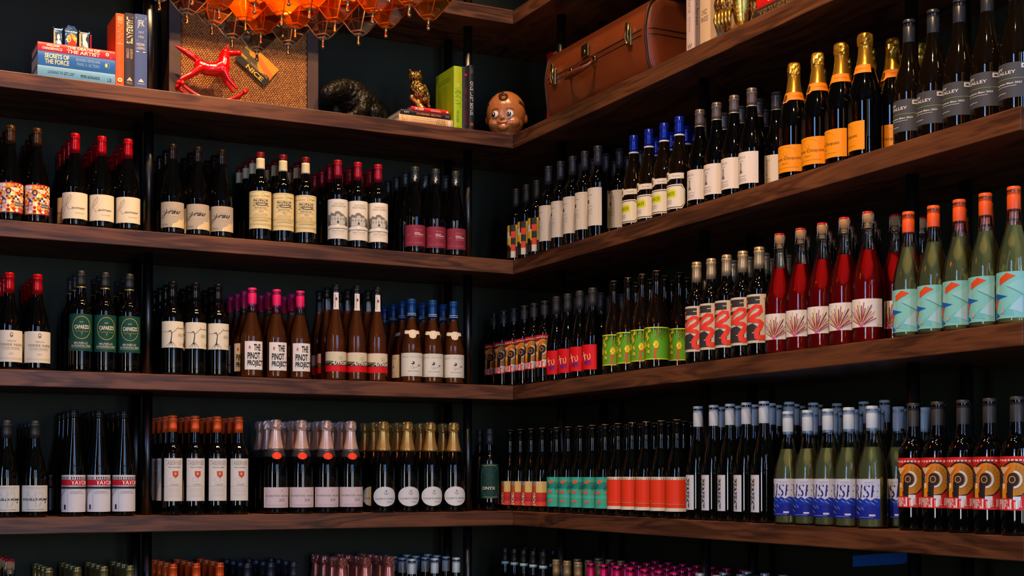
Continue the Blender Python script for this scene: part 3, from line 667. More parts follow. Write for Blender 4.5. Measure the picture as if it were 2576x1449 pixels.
rack('tall dark wine bottle with green label and gold ring', 'green gold-ring label wines', 'L', 'C', [-1.554, -1.478, -1.400], b, 3, 0.09, 2)
def tree(dx):
    return [frame((226, 218, 196))] + [('l', BLK, [0.0034, 0.0030, 0.0026, 0.0030, 0.0020], [(-0.60 + dx, 0.18), (-0.55 + dx, 0.38), (-0.52 + dx, 0.52), (-0.60 + dx, 0.64), (-0.75 + dx, 0.62)])] + [('l', BLK, 0.0014, [(-0.55 + dx, 0.54), (-0.35 + dx, 0.62), (-0.15 + dx, 0.74), (0.2 + dx, 0.73), (0.5 + dx, 0.74), (0.62 + dx, 0.70)]), ('l', BLK, 0.0010, [(-0.1 + dx, 0.75), (-0.12 + dx, 0.80)]), ('l', BLK, 0.0010, [(0.25 + dx, 0.74), (0.34 + dx, 0.79)]),
            ('l', BLK, [0.002, 0.001, 0.0006], [(-0.60 + dx, 0.22), (-0.78 + dx, 0.12), (-0.95 + dx, 0.02)]), ('l', BLK, [0.002, 0.001, 0.0006], [(-0.58 + dx, 0.22), (-0.66 + dx, 0.10), (-0.72 + dx, 0.02)]), ('l', BLK, [0.002, 0.001, 0.0006], [(-0.58 + dx, 0.22), (-0.50 + dx, 0.10), (-0.48 + dx, 0.01)]), ('l', BLK, [0.002, 0.001, 0.0006], [(-0.58 + dx, 0.24), (-0.38 + dx, 0.14), (-0.22 + dx, 0.02)]),
            ('l', BLK, [0.0016, 0.001, 0.0006], [(-0.6 + dx, 0.62), (-0.9 + dx, 0.60), (-1.0, 0.62)])]
bed = tree(0.45) + [('t', (150, 142, 126), 'BEDROCK', 0.36, 0.44, 0.85, 0.54), ('r', (178, 44, 44), 0.80, 0.1, 0.86, 0.2)] + lines((170, 160, 140), 0.4, 0.75, (0.19, 0.13), 0.0007)
b = bottle('bordeaux', 0.0358, 0.3145, G_DARK, (0.250, (16, 15, 15), 0.18, 0.2), [('label', 0.091, 0.179, 78, bed)])
rack('dark wine bottle with cream bare vine label', 'vine tree label wines', 'L', 'C', [-1.256, -1.179, -1.102], b, 4, 0.086, 2)
pin = [frame((234, 230, 224)), star((208, 78, 110), -0.46, 0.78, 0.16, 0.62), ('t', BLK, 'THE', -0.05, 0.67, 0.68, 0.90, {'bold': 0.035}), ('t', BLK, 'PINOT', -0.68, 0.37, 0.62, 0.61, {'bold': 0.03}), ('t', BLK, 'PROJECT', -0.68, 0.09, 0.97, 0.33, {'bold': 0.03}), star((208, 90, 120), 0.80, 0.44, 0.06, 0.6)]
b = bottle('burgundy', 0.0402, 0.310, G_CLEAR, (0.247, (214, 22, 96), 0.4, 0.1, 'screw'), [('label', 0.027, 0.124, 48, pin)], wine=W_ROSE, level=0.225)
rack('clear rosé bottle with pink cap and white block-lettered label', 'pink capped rosé wines', 'L', 'C', [-0.984, -0.896, -0.812], b, 4, 0.088, 10)
ros2 = [frame((222, 16, 24), 0, 0.32), ('r', (236, 186, 200), -1, 0.32, 1, 1), ('p', (226, 214, 180), [(-0.45, 0.32), (0.75, 0.32), (0.75, 0.97), (-0.45, 0.97)]), ('p', (110, 104, 70), [(-1, 0.32), (1, 0.32), (1, 0.52), (0.5, 0.58), (0.1, 0.5), (-0.4, 0.56), (-1, 0.42)]), ('p', (36, 34, 26), [(-0.75, 0.34), (0.8, 0.32), (0.6, 0.40), (0.1, 0.46), (-0.4, 0.42)]), ('o', (40, 38, 36), 0.18, 0.68, 0.06, 0.08, 0.0008), ('t', (236, 230, 214), 'Amori', -0.25, 0.34, 0.55, 0.58, {'shear': 0.4, 'bold': 0.02})]
stp = [frame((224, 218, 216)), ('e', (130, 40, 60), 0.1, 0.62, 0.35, 0.10), ('r', (160, 150, 150), -0.5, 0.1, -0.2, 0.9)]
b = bottle('burgundy', 0.0364, 0.3405, G_CLEAR, (0.300, (26, 25, 25), 0.3, 0.1), [('wrap_label', 0.031, 0.101, 150, ros2), ('neck_strip', 0.252, 0.312, 34, stp, {'off': 0.0012, 'zcut': 0.008})], wine=W_ROSE, level=0.262)
rack('tall rosé bottle with black cap and red-banded label', 'red banded rosé wines', 'L', 'C', [-0.680, -0.602, -0.524], b, 3, 0.087, 4)
tav = [frame((224, 220, 206)), ('t', (170, 160, 140), 'BERTRAND', -0.75, 0.80, 0.80, 0.86), ('e', (60, 58, 56), 0.05, 0.57, 0.12, 0.07), ('e', (224, 220, 206), 0.0, 0.59, 0.06, 0.03), ('l', (80, 78, 74), 0.0007, [(0.0, 0.50), (0.1, 0.34), (0.3, 0.40), (0.46, 0.46)]), ('l', (80, 78, 74), 0.0007, [(-0.12, 0.45), (0.0, 0.30), (0.14, 0.42)]), ('e', (60, 58, 56), 0.5, 0.48, 0.08, 0.02), ('t', (140, 134, 120), 'Côtes de Provence', -0.3, 0.20, 0.55, 0.255, {'shear': 0.3})] + lines((170, 160, 140), -0.85, 0.85, (0.93, 0.08), 0.0006)
scal = [('p', (216, 206, 186), [(-1, 0.62), (-0.55, 0.50), (-0.35, 0.55), (-0.2, 0.12), (0.05, 0.0), (0.3, 0.12), (0.42, 0.5), (0.75, 0.52), (1, 0.62), (1, 0.95), (0.4, 0.90), (0.28, 1.0), (-0.1, 1.0), (-0.28, 0.90), (-1, 0.98)]), ('o', (176, 164, 140), 0.05, 0.52, 0.22, 0.42, 0.0006)]
b = bottle('burgundy', 0.0392, 0.306, G_CLEAR, (0.241, (12, 66, 132), 0.3, 0.1), [('label', 0.024, 0.108, 76, tav), ('neck_label', 0.161, 0.193, 74, scal, {'zcut': 0.006})], [(0.2465, 0.2485, (200, 206, 214), 0.0015, 0.4), (0.2525, 0.2545, (200, 206, 214), 0.0015, 0.4)], wine=W_ROSE, level=0.235)
rack('rosé bottle with blue capsule and pale shoulder crest', 'blue capped rosé wines', 'L', 'C', [-0.389, -0.306, -0.224], b, 4, 0.087, 3)

# ---- third shelf (C), right wall
def owl_label():
    OR, DK, RD, WH = (226, 130, 20), (32, 28, 28), (220, 34, 28), (232, 230, 228)
    a = [frame(RD)]
    for i in range(9): a.append(('r', WH, -0.9 + i * 0.2, 0.905 + 0.012 * (i % 3 == 1), -0.9 + i * 0.2 + 0.12, 0.945))
    a += [('e', DK, 0.25, 0.58, 0.86, 0.34), ('e', OR, 0.25, 0.575, 0.78, 0.31), ('p', DK, [(-1, 0.86), (-0.62, 0.86), (-0.30, 0.80), (-0.30, 0.22), (-1, 0.22)]), ('p', OR, [(-1, 0.82), (-0.62, 0.84), (-0.34, 0.80), (0.05, 0.86), (0.38, 0.84), (-0.30, 0.62), (-0.62, 0.86)]),
          ('p', (196, 132, 34), [(0.28, 0.84), (0.62, 0.80), (0.88, 0.70), (0.97, 0.56), (0.88, 0.40), (0.62, 0.29), (0.26, 0.27), (0.24, 0.55)])]
    for i in range(11):
        t = R(-85 + i * 16.5); a.append(('l', (168, 100, 20), 0.0006, [(0.25 + 0.34 * math.cos(t), 0.57 + 0.13 * math.sin(t)), (0.25 + 0.70 * math.cos(t), 0.57 + 0.27 * math.sin(t))]))
    a += [('p', (236, 190, 150), [(-0.66, 0.80), (-0.02, 0.80), (-0.34, 0.66)]), ('p', (232, 120, 20), [(0.16, 0.84), (0.08, 0.82), (-0.34, 0.64), (-0.34, 0.60)]), ('e', DK, 0.18, 0.57, 0.30, 0.125), ('o', WH, 0.22, 0.57, 0.42, 0.165, 0.0042, (-0.25, 0.25)), ('o', (232, 150, 60), 0.14, 0.57, 0.17, 0.068, 0.0018), ('e', (60, 34, 18), 0.14, 0.57, 0.09, 0.034),
          ('p', DK, [(-0.14, 0.22), (0.16, 0.22), (0.20, 0.48), (-0.14, 0.52)]), ('p', (240, 150, 10), [(-0.46, 0.22), (-0.20, 0.22), (-0.20, 0.46), (-0.33, 0.52), (-0.46, 0.46)]), ('r', (240, 226, 210), -0.39, 0.40, -0.27, 0.50), ('r', (200, 210, 224), -0.36, 0.52, -0.31, 0.64),
          ('r', RD, -1, 0.0, 1, 0.22), ('t', (236, 234, 234), 'PIRITU', -0.80, 0.02, 0.86, 0.20, {'bold': 0.045}), ('r', (222, 232, 240), 0.18, 0.19, 0.56, 0.255), ('r', (222, 232, 240), 0.31, 0.03, 0.45, 0.2)]
    return a
OWL = owl_label()
def owl_bottle(h): return bottle('bordeaux', 0.0360, h, G_DARK, (0.250, (48, 47, 48), 0.42, 0.1, 'screw'), [('label', 0.056, 0.175, 66, OWL)])
rack('owl label bottle near the corner, third shelf', 'owl label wines by the corner', 'R', 'C', [0.265, 0.177, 0.091, 0.006, -0.074, -0.156], owl_bottle(0.302), 2, 0.088, -32, rad=0.037)
redl = [frame((222, 14, 24)), ('l', (240, 226, 190), [0.0012, 0.003, 0.0014], [(-0.62, 0.42), (-0.55, 0.36), (-0.40, 0.56)]), ('l', (240, 226, 190), [0.002, 0.0048, 0.002], [(-0.18, 0.72), (-0.04, 0.5), (0.02, 0.32)]), ('l', (240, 226, 190), 0.0022, [(-0.25, 0.55), (0.16, 0.60)]), ('o', (240, 226, 190), 0.36, 0.52, 0.14, 0.13, 0.0020, (0.4, 1.2))] + [('t', (96, 30, 130), 'nero', -0.1, 0.18, 0.55, 0.36, {'shear': 0.4, 'bold': 0.03})]
b = bottle('burgundy', 0.0370, 0.3075, G_DARK, (0.243, (56, 55, 55), 0.45, 0.1), [('label', 0.026, 0.111, 66, redl)])
rack('dark bottle with grey capsule and bright red label', 'bright red label wines', 'R', 'C', [-0.243, -0.325, -0.410, -0.499], b, 3, 0.087, -44, rad=0.038)
GN, YL, BR = (94, 168, 34), (232, 206, 40), (196, 96, 40)
green = [frame(GN), ('r', (214, 222, 60), -1, 0, 1, 0.03), ('r', (214, 222, 60), -1, 0.97, 1, 1)]
for cx in (-0.55, 0.0):
    green += [('p', BR, [(cx - 0.06, 0.03), (cx + 0.10, 0.03), (cx + 0.06, 0.14), (cx + 0.07, 0.26), (cx + 0.15, 0.36), (cx + 0.05, 0.40), (cx - 0.02, 0.34), (cx - 0.03, 0.18)])]
    for i in range(6):
        t = R(60 * i); green.append(('e', YL, cx + 0.06 + 0.06 * math.cos(t), 0.46 + 0.075 * math.sin(t), 0.05, 0.05))
    green.append(('e', (206, 150, 30), cx + 0.06, 0.46, 0.03, 0.03))
for (x, y, a) in ((-0.28, 0.84, 0.5), (-0.38, 0.70, 0.9), (-0.30, 0.58, 1.3), (-0.22, 0.36, 2.0), (-0.20, 0.20, 2.4)):
    for k in range(3):
        t = a + 0.35 * k - 0.35
        green.append(('l', YL if k != 1 else (222, 170, 40), [0.004, 0.003, 0.0008], [(x, y), (x + 0.09 * math.cos(t), y + 0.10 * math.sin(t)), (x + 0.15 * math.cos(t + 0.4), y + 0.17 * math.sin(t + 0.4))]))
    green.append(('l', (176, 84, 30), 0.0008, [(x - 0.04, y - 0.06), (x + 0.03, y + 0.03), (x + 0.10, y + 0.10)]))
for (x, y, t) in ((0.0, 0.86, -0.3), (0.08, 0.80, 0.2), (0.14, 0.84, 0.4), (0.12, 0.74, -0.4), (0.20, 0.78, 0.0), (0.06, 0.70, -0.6), (0.24, 0.70, -0.5), (0.26, 0.86, 0.5)):
    green.append(('l', (196, 92, 36), [0.0008, 0.0026, 0.0006], [(x - 0.04, y - 0.02 * math.sin(t)), (x, y), (x + 0.05, y + 0.05 * math.sin(t))]))
def cork_mesh(z0, z1, r):
    bm = bmesh.new(); lathe(bm, [(r, z0), (r, z1 - 0.001), (r * 0.9, z1)], 18)
    return mesh_of('cork', bm, pm('natural_cork', lin((176, 132, 86)), 0.8, noise=0.3, nscale=140))
b = bottle('burgundy', 0.0392, 0.312, G_AMBER, None, [('label', 0.030, 0.132, 118, green)], extra=[lambda P: ('cork', cork_mesh(0.309, 0.3135, 0.0112))])
rack('brown uncapped bottle with lime green yellow-flower label', 'lime green label wines', 'R', 'C', [-0.639, -0.727, -0.814, -0.899], b, 3, 0.087, -12, rad=0.040)
PKR = (238, 62, 46); CH = (54, 54, 56); BG = (218, 200, 176)
flam = [frame(BG), ('p', CH, [(-1, 0.80), (0.30, 0.80), (0.30, 0.955), (-1, 0.955)]), ('r', BG, 0.06, 0.875, 0.30, 0.89), ('r', BG, -0.75, 0.87, -0.5, 0.885), ('p', PKR, [(-0.72, 0.86), (-0.46, 0.87), (-0.62, 0.79), (-0.46, 0.79), (-0.78, 0.68), (-0.66, 0.77), (-0.80, 0.77)]),
        ('p', CH, [(-1, 0.63), (-0.3, 0.66), (-0.3, 0.72), (-1, 0.70)]), ('p', CH, [(-0.1, 0.55), (0.32, 0.58), (0.32, 0.63), (-0.1, 0.58)]), ('p', CH, [(-1, 0.06), (0.30, 0.06), (0.30, 0.30), (-0.1, 0.40), (-0.7, 0.36), (-1, 0.40)]), ('p', BG, [(-0.85, 0.40), (-0.6, 0.40), (-0.72, 0.31)]), ('r', BG, -0.15, 0.20, 0.0, 0.215),
        ('l', PKR, [0.006, 0.0085, 0.010, 0.011, 0.011, 0.010, 0.010, 0.011, 0.013, 0.013, 0.011, 0.011], [(-0.55, 0.44), (-0.50, 0.52), (-0.40, 0.60), (-0.20, 0.69), (0.10, 0.755), (0.34, 0.74), (0.38, 0.66), (0.20, 0.59), (-0.12, 0.53), (-0.40, 0.47), (-0.1, 0.455), (0.25, 0.45)]),
        ('l', PKR, [0.012, 0.013, 0.014, 0.015, 0.016, 0.014], [(0.22, 0.455), (0.40, 0.40), (0.28, 0.31), (0.10, 0.22), (0.14, 0.12), (0.34, 0.10)]), ('l', PKR, [0.014, 0.013, 0.012], [(0.30, 0.105), (0.55, 0.11), (0.80, 0.105)]),
        ('l', (244, 150, 120), 0.0012, [(-0.44, 0.53), (-0.15, 0.66), (0.14, 0.71)]), ('e', (200, 170, 70), 0.56, 0.92, 0.05, 0.016), ('e', (120, 90, 60), 0.70, 0.90, 0.045, 0.014), ('e', (200, 170, 70), 0.58, 0.86, 0.05, 0.016)]
b = bottle('bordeaux', 0.0350, 0.310, G_DARK, (0.248, (198, 170, 132), 0.3, 0.5), [('label', 0.037, 0.174, 82, flam)])
rack('dark bottle with pale gold cap and red flamingo label', 'flamingo label wines', 'R', 'C', [-1.121, -1.195, -1.272, -1.350, -1.428], b, 3, 0.080, -24, rad=0.036)
rays = [frame((230, 224, 220))]
rc = [(150, 40, 90), (204, 186, 60), (96, 40, 90), (206, 90, 130), (216, 170, 60), (120, 30, 70), (176, 60, 110), (196, 200, 70), (70, 34, 80), (190, 60, 90)]
for i in range(17):
    t = R(158 - i * 8.6); L0 = 0.16; L1 = (0.62 + 0.22 * ((i * 7) % 5) / 4)
    rays.append(('l', rc[i % len(rc)], 0.0022, [(-0.22 + L0 * 0.8 * math.cos(t), 0.03 + L0 * 0.9 * math.sin(t)), (-0.22 + min(L1 * 1.15, 1.15) * math.cos(t), 0.03 + L1 * 1.08 * max(math.sin(t), 0.0))]))
rays += [('e', (206, 90, 140), -0.22, 0.06, 0.10, 0.07), ('t', (90, 80, 84), 'UNA LOU', 0.62, 0.05, 0.92, 0.085)]
def stopper(P):
    bm = bmesh.new(); lathe(bm, [(0.0100, 0.292), (0.0104, 0.301), (0.0112, 0.306), (0.0146, 0.311), (0.0152, 0.320), (0.0150, 0.327), (0.0130, 0.3305)], 22)
    return ('cork', mesh_of('cork', bm, pm('natural_cork', lin((176, 132, 86)), 0.8, noise=0.35, nscale=140, bump=0.3)), [('cork_disc', disc_mesh()), ('wire_cage', cage_mesh())])
def disc_mesh():
    bm = bmesh.new(); lathe(bm, [(0.0142, 0.3285), (0.0146, 0.3315), (0.0120, 0.3345), (0.004, 0.3355)], 22)
    return mesh_of('cork_disc', bm, pm('red_enamel', lin((206, 16, 40)), 0.25))
def cage_mesh():
    bm = bmesh.new()
    for k in range(4):
        a = PI / 4 + k * PI / 2; c, s = math.cos(a), math.sin(a)
        tube(bm, [(0.010 * c, 0.010 * s, 0.3362), (0.0152 * c, 0.0152 * s, 0.332), (0.0168 * c, 0.0168 * s, 0.318), (0.0172 * c, 0.0172 * s, 0.302), (0.0176 * c, 0.0176 * s, 0.292)], 0.0007, 5)
    tube(bm, [(0.0176 * math.cos(a), 0.0176 * math.sin(a), 0.292) for a in [2 * PI * i / 20 for i in range(20)]], 0.0008, 5, closed=True)
    return mesh_of('wire_cage', bm, pm('steel_wire', (0.5, 0.5, 0.5), 0.25, metal=1.0))
b = bottle('champagne', 0.0418, 0.316, G_CLEAR, None, [('label', 0.038, 0.109, 62, rays)], wine=W_PINK, level=0.236, extra=[stopper])
rack('clear sparkling bottle of red-pink wine with wired cork', 'wired cork pink wines', 'R', 'C', [-1.520, -1.612, -1.700, -1.789, -1.878], b, 3, 0.088, -10, rad=0.042)
TQ, CB, CO = (132, 206, 200), (16, 100, 190), (226, 78, 22)
geo = [frame(TQ), ('p', (160, 216, 214), [(-1, 0.55), (-0.3, 0.75), (-0.3, 0.45)]), ('p', (110, 196, 196), [(-0.4, 0.10), (0.3, 0.30), (0.5, 0.05)]), ('p', (170, 214, 226), [(0.2, 0.2), (0.9, 0.5), (0.9, 0.1)]), ('p', CO, [(-0.32, 0.72), (0.55, 0.90), (0.10, 0.975), (-0.32, 0.86)]), ('p', CB, [(-0.70, 0.56), (-0.66, 0.40), (0.16, 0.47)]), ('p', CO, [(-0.66, 0.40), (-0.35, 0.43), (-0.55, 0.30), (-0.62, 0.16), (-0.90, 0.26), (-0.85, 0.36)]), ('p', CB, [(-0.62, 0.16), (-0.66, 0.02), (-0.30, 0.06)]), ('p', (220, 170, 160), [(-0.25, 0.16), (0.05, 0.18), (-0.2, 0.10)]), ('p', CB, [(-1, 1), (-0.72, 1), (-0.9, 0.90)]), ('p', (150, 212, 206), [(0.1, 0.7), (0.95, 0.86), (0.95, 0.5)])]
b = bottle('burgundy', 0.0384, 0.309, G_CLEAR, (0.257, (230, 86, 24), 0.4, 0.0, 'screw'), [('label', 0.013, 0.116, 64, geo)], wine=W_WHITE, level=0.222)
rack('white wine bottle with orange cap and turquoise label', 'orange capped white wines', 'R', 'C', [-2.021, -2.106, -2.188, -2.269, -2.350], b, 3, 0.088, -33)

# ---- fourth shelf (D), left wall
pou = [frame((206, 208, 206)), ('t', (110, 112, 114), 'DOMAINE PAUL SAIN', -0.55, 0.90, 0.6, 0.93), ('t', (184, 192, 198), 'M2', -0.5, 0.16, 0.55, 0.80), ('t', (30, 30, 32), 'POUILLY-FUMÉ', -0.82, 0.42, 0.86, 0.53, {'bold': 0.03}), ('t', (70, 72, 74), 'VIEILLES VIGNES', -0.55, 0.06, 0.6, 0.095), ('e', (60, 60, 62), 0.68, 0.36, 0.05, 0.035)] + lines((140, 142, 144), -0.4, 0.45, (0.865,), 0.0006)
b = bottle('burgundy', 0.0402, 0.3065, G_GREEN, (0.250, (46, 46, 46), 0.42, 0.1), [('label', 0.018, 0.101, 74, pou)])
rack('grey capped dark bottle with pale grey lettered label', 'pale grey label wines', 'L', 'D', [-1.868, -1.781, -1.696], b, 4, 0.088, 2)
tat = [frame((214, 216, 226)), ('r', (186, 14, 40), -1, 0.72, 1, 0.875), ('t', (236, 232, 236), 'TATOMER', -0.12, 0.735, 0.98, 0.855, {'bold': 0.02}), ('r', (30, 32, 40), -1, 0.63, 1, 0.685), ('o', (40, 40, 46), -0.78, 0.72, 0.30, 0.30, 0.0010, (-0.25, 0.0)), ('o', (120, 30, 50), -0.78, 0.72, 0.42, 0.28, 0.0010, (-0.25, 0.0)), ('t', (130, 132, 144), 'VANDENBERG', -0.18, 0.545, 0.35, 0.575), ('t', (130, 132, 144), 'RIESLING 2018', -0.18, 0.50, 0.45, 0.53), ('p', (24, 24, 28), [(-0.46, 0.07), (-0.36, 0.07), (-0.37, 0.13), (-0.36, 0.18), (-0.41, 0.21), (-0.46, 0.18), (-0.45, 0.13)]), ('l', (150, 152, 164), 0.0006, [(-0.26, 0.03), (-0.26, 0.62)])]
b = bottle('flute', 0.0373, 0.345, G_GREEN, (0.322, (26, 26, 27), 0.3, 0.1), [('wrap_label', 0.015, 0.134, 112, tat)])
rack('tall slender dark bottle with white label and red stripe', 'red striped label wines', 'L', 'D', [-1.574, -1.495, -1.416], b, 4, 0.086, 4)
tab = [frame((222, 218, 214)), ('t', (140, 138, 136), 'TABERNER', -0.85, 0.84, 0.86, 0.95), ('t', (70, 66, 64), 'Huerta de Albalá', -0.55, 0.775, 0.62, 0.81, {'shear': 0.3}), ('p', (196, 76, 40), [(-0.15, 0.70), (0.42, 0.70), (0.42, 0.60), (0.15, 0.54), (-0.12, 0.60)]), ('e', (226, 160, 120), 0.13, 0.64, 0.12, 0.035), ('o', (150, 150, 150), -0.1, 0.50, 0.3, 0.05, 0.0006), ('t', (130, 126, 122), 'CADIZ', -0.32, 0.37, 0.45, 0.405)] + lines((120, 118, 116), -0.95, 0.95, (0.345,), 0.0006) + lines((150, 148, 146), -0.6, 0.6, (0.29, 0.25, 0.215, 0.16, 0.12), 0.0006) + [('r', (150, 146, 140), -1, 0.0, 1, 0.008)]
b = bottle('bordeaux', 0.0348, 0.333, G_DARK, (0.278, (226, 86, 22), 0.42, 0.0), [('label', 0.047, 0.190, 58, tab)])
rack('slim bottle with orange capsule and tall emblem label', 'orange capsule wines', 'L', 'D', [-1.254, -1.180, -1.105, -1.030], b, 4, 0.084, 8, rad=0.036)
rav = [frame((214, 198, 204)), ('e', (190, 130, 90), 0.30, 0.84, 0.04, 0.03), ('t', (96, 84, 92), 'RAVENTÓS I BLANC', -0.80, 0.54, 0.92, 0.64), ('t', (130, 100, 110), 'De Nit', 0.12, 0.30, 0.5, 0.46, {'shear': 0.4})] + lines((170, 150, 158), -0.6, 0.7, (0.14, 0.09), 0.0006)
seal = [('e', (214, 40, 14), 0, 0.5, 0.95, 0.48), ('e', (232, 66, 26), 0, 0.5, 0.72, 0.36)]
b = bottle('champagne', 0.0432, 0.327, G_DARK, (0.222, (226, 190, 176), 0.32, 0.5, 'foil'), [('label', 0.022, 0.092, 72, rav), ('seal', 0.188, 0.214, 30, seal, {'off': 0.0024, 'zcut': 0.007})], [(0.196, 0.2225, (44, 44, 50), 0.0012, 0.4)])
rack('sparkling wine bottle with pale pink foil and red seal', 'pink foiled sparkling wines', 'L', 'D', [-0.897, -0.805, -0.715, -0.626], b, 3, 0.091, 10, rad=0.044)
oval = [('p', (186, 192, 196), [(math.cos(2 * PI * i / 28) * (1 + 0.08 * math.cos(2 * PI * i / 28)) * 0.93, 0.5 + 0.5 * math.sin(2 * PI * i / 28)) for i in range(28)]), ('e', (214, 218, 222), 0.02, 0.5, 0.93, 0.47), ('t', (70, 74, 80), 'LAHERTE FRERES', -0.72, 0.34, 0.80, 0.43), ('l', (40, 42, 46), 0.0012, [(0.1, 0.62), (0.1, 0.84)]), ('l', (40, 42, 46), 0.0012, [(0.0, 0.78), (0.2, 0.78)]), ('o', (60, 62, 66), 0.1, 0.72, 0.16, 0.12, 0.001, (0.5, 1.0)), ('t', (130, 134, 140), 'Ultradition', 0.15, 0.20, 0.6, 0.27)]
b = bottle('champagne', 0.0435, 0.328, G_DARK, (0.220, (206, 164, 92), 0.3, 0.7, 'foil'), [('label', 0.022, 0.093, 66, oval)])
rack('sparkling wine bottle with gold foil and white oval label', 'gold foiled sparkling wines', 'L', 'D', [-0.497, -0.406, -0.315, -0.225], b, 3, 0.091, 11, rad=0.044)
onx = [frame((14, 52, 46)), ('o', (150, 150, 120), 0, 0.5, 0.99, 0.49, 0.0006), ('r', (150, 160, 120), -0.8, 0.95, 0.6, 0.962), ('o', (60, 110, 100), -0.3, 0.78, 0.25, 0.10, 0.0007), ('l', (60, 110, 100), 0.0007, [(0.1, 0.62), (0.25, 0.75), (0.45, 0.80), (0.5, 0.9)]), ('l', (60, 110, 100), 0.0007, [(-0.2, 0.55), (0.0, 0.66), (0.3, 0.64)]), ('t', (206, 206, 190), 'ONYX', -0.75, 0.255, 0.4, 0.345, {'bold': 0.02}), ('r', (150, 160, 120), -0.7, 0.04, 0.7, 0.05)]
b = bottle('bordeaux', 0.0355, 0.308, G_DARK, (0.248, (44, 44, 46), 0.42, 0.1), [('label', 0.046, 0.176, 72, onx)])
rack('lone black bottle with dark green label in the corner', 'green label corner wines', 'L', 'D', [-0.050], b, 2, 0.086, 8, first=0.10, rad=0.036)

# ---- fourth shelf (D), right wall
orc = [frame((198, 50, 36)), ('r', (222, 196, 130), -0.15, 0.55, 1, 1), ('r', (196, 96, 30), -0.55, 0.55, -0.15, 0.82), ('r', (150, 140, 150), -0.55, 0.82, -0.15, 1), ('r', (180, 40, 50), -0.15, 0.2, 0.8, 0.36), ('r', (222, 70, 50), -0.15, 0.0, 1, 0.18), ('r', (216, 190, 140), -0.62, 0.02, -0.18, 0.10), ('t', (240, 232, 214), 'ORCA', -0.55, 0.10, -0.22, 0.54, {'rot': -90, 'bold': 0.03}), ('r', (214, 200, 40), 0.82, 0.36, 1, 0.55)]
b = bottle('burgundy', 0.0372, 0.3045, G_GREEN, None, [('label', 0.021, 0.111, 78, orc)], extra=[lambda P: ('cork', cork_mesh(0.302, 0.306, 0.0112))])
rack('dark uncapped bottle with red, orange and cream block label', 'colour block label wines', 'R', 'D', [0.122, 0.037, -0.050, -0.137], b, 2, 0.087, -25, rad=0.038)
TE, OE = (58, 178, 160), (224, 112, 74)
teal = [frame(TE), ('r', (30, 140, 128), -1, 0.62, 1, 0.84), ('r', (70, 190, 172), -1, 0.30, 1, 0.40)]
for (x, y, s) in ((-0.75, 0.82, 1), (-0.62, 0.52, 1), (-0.70, 0.20, 0.8), (-0.15, 0.84, 1.2), (-0.22, 0.50, 1.1), (-0.18, 0.20, 1.0), (0.36, 0.82, 1.0), (0.30, 0.50, 1), (0.34, 0.20, 0.9), (0.8, 0.8, 1), (0.8, 0.45, 1)):
    teal += [('p', OE, [(x + s * (0.13 * math.cos(a) - 0.03 * math.sin(a)), y + s * (0.045 * math.sin(a) + 0.02 * math.cos(a))) for a in [2 * PI * i / 12 for i in range(12)]]), ('e', (206, 80, 50), x + 0.02, y, 0.05 * s, 0.018 * s)]
for (x, y) in ((-0.4, 0.72), (0.1, 0.70), (0.55, 0.70), (-0.5, 0.68), (0.05, 0.64)):
    teal.append(('p', (24, 116, 108), [(x, y), (x + 0.12, y + 0.05), (x + 0.2, y + 0.02), (x + 0.1, y - 0.05)]))
b = bottle('burgundy', 0.0368, 0.303, G_GREEN, None, [('label', 0.022, 0.127, 100, teal)], extra=[lambda P: ('cork', cork_mesh(0.3005, 0.3045, 0.0112))])
rack('dark uncapped bottle with turquoise label of orange fish shapes', 'turquoise fish label wines', 'R', 'D', [-0.245, -0.328, -0.413, -0.498, -0.582], b, 3, 0.087, -18, rad=0.038)
OR2 = (232, 58, 24)
orng = [frame((226, 220, 206)), ('r', OR2, -0.97, 0.10, 0.97, 0.915), ('r', (226, 220, 206), -0.97, 0.09, -0.62, 0.125), ('l', (240, 130, 96), 0.0014, [(-0.95, 0.29), (-0.4, 0.285)]), ('l', (240, 120, 90), 0.0020, [(-0.5, 0.215), (0.6, 0.21)]), ('l', (236, 100, 70), 0.0008, [(-0.4, 0.265), (0.8, 0.26)])]
b = bottle('burgundy', 0.0378, 0.3035, G_GREEN, None, [('label', 0.022, 0.128, 104, orng)], extra=[lambda P: ('cork', cork_mesh(0.301, 0.305, 0.0112))])
rack('dark uncapped bottle with plain bright orange-red label', 'plain orange label wines', 'R', 'D', [-0.666, -0.752, -0.837, -0.924, -1.012], b, 3, 0.087, -12, rad=0.039)
perf = [frame((206, 214, 230)), ('t', (236, 190, 110), 'P', 0.02, 0.76, 0.46, 0.90, {'rot': -90, 'bold': 0.03}), ('t', (16, 16, 18), 'PERFEKT', -0.30, 0.06, 0.36, 0.90, {'rot': -90, 'bold': 0.035})]
b = bottle('burgundy', 0.0372, 0.341, G_GREEN, (0.278, (176, 190, 204), 0.45, 0.0, 'screw'), [('label', 0.030, 0.134, 40, perf)])
rack('tall dark bottle with white cap and narrow label', 'white capped tall wines', 'R', 'D', [-1.125, -1.207, -1.286, -1.365, -1.448], b, 4, 0.087, -62, rad=0.038)
b2_ = [(n_, m_) for n_, m_ in b]
rack('white-capped dark bottle behind the blue wave bottles', 'white capped tall wines', 'R', 'D', [-1.56, -1.645], b2_, 1, 0.087, -62, first=0.312, rad=0.038, rowname='against the wall')
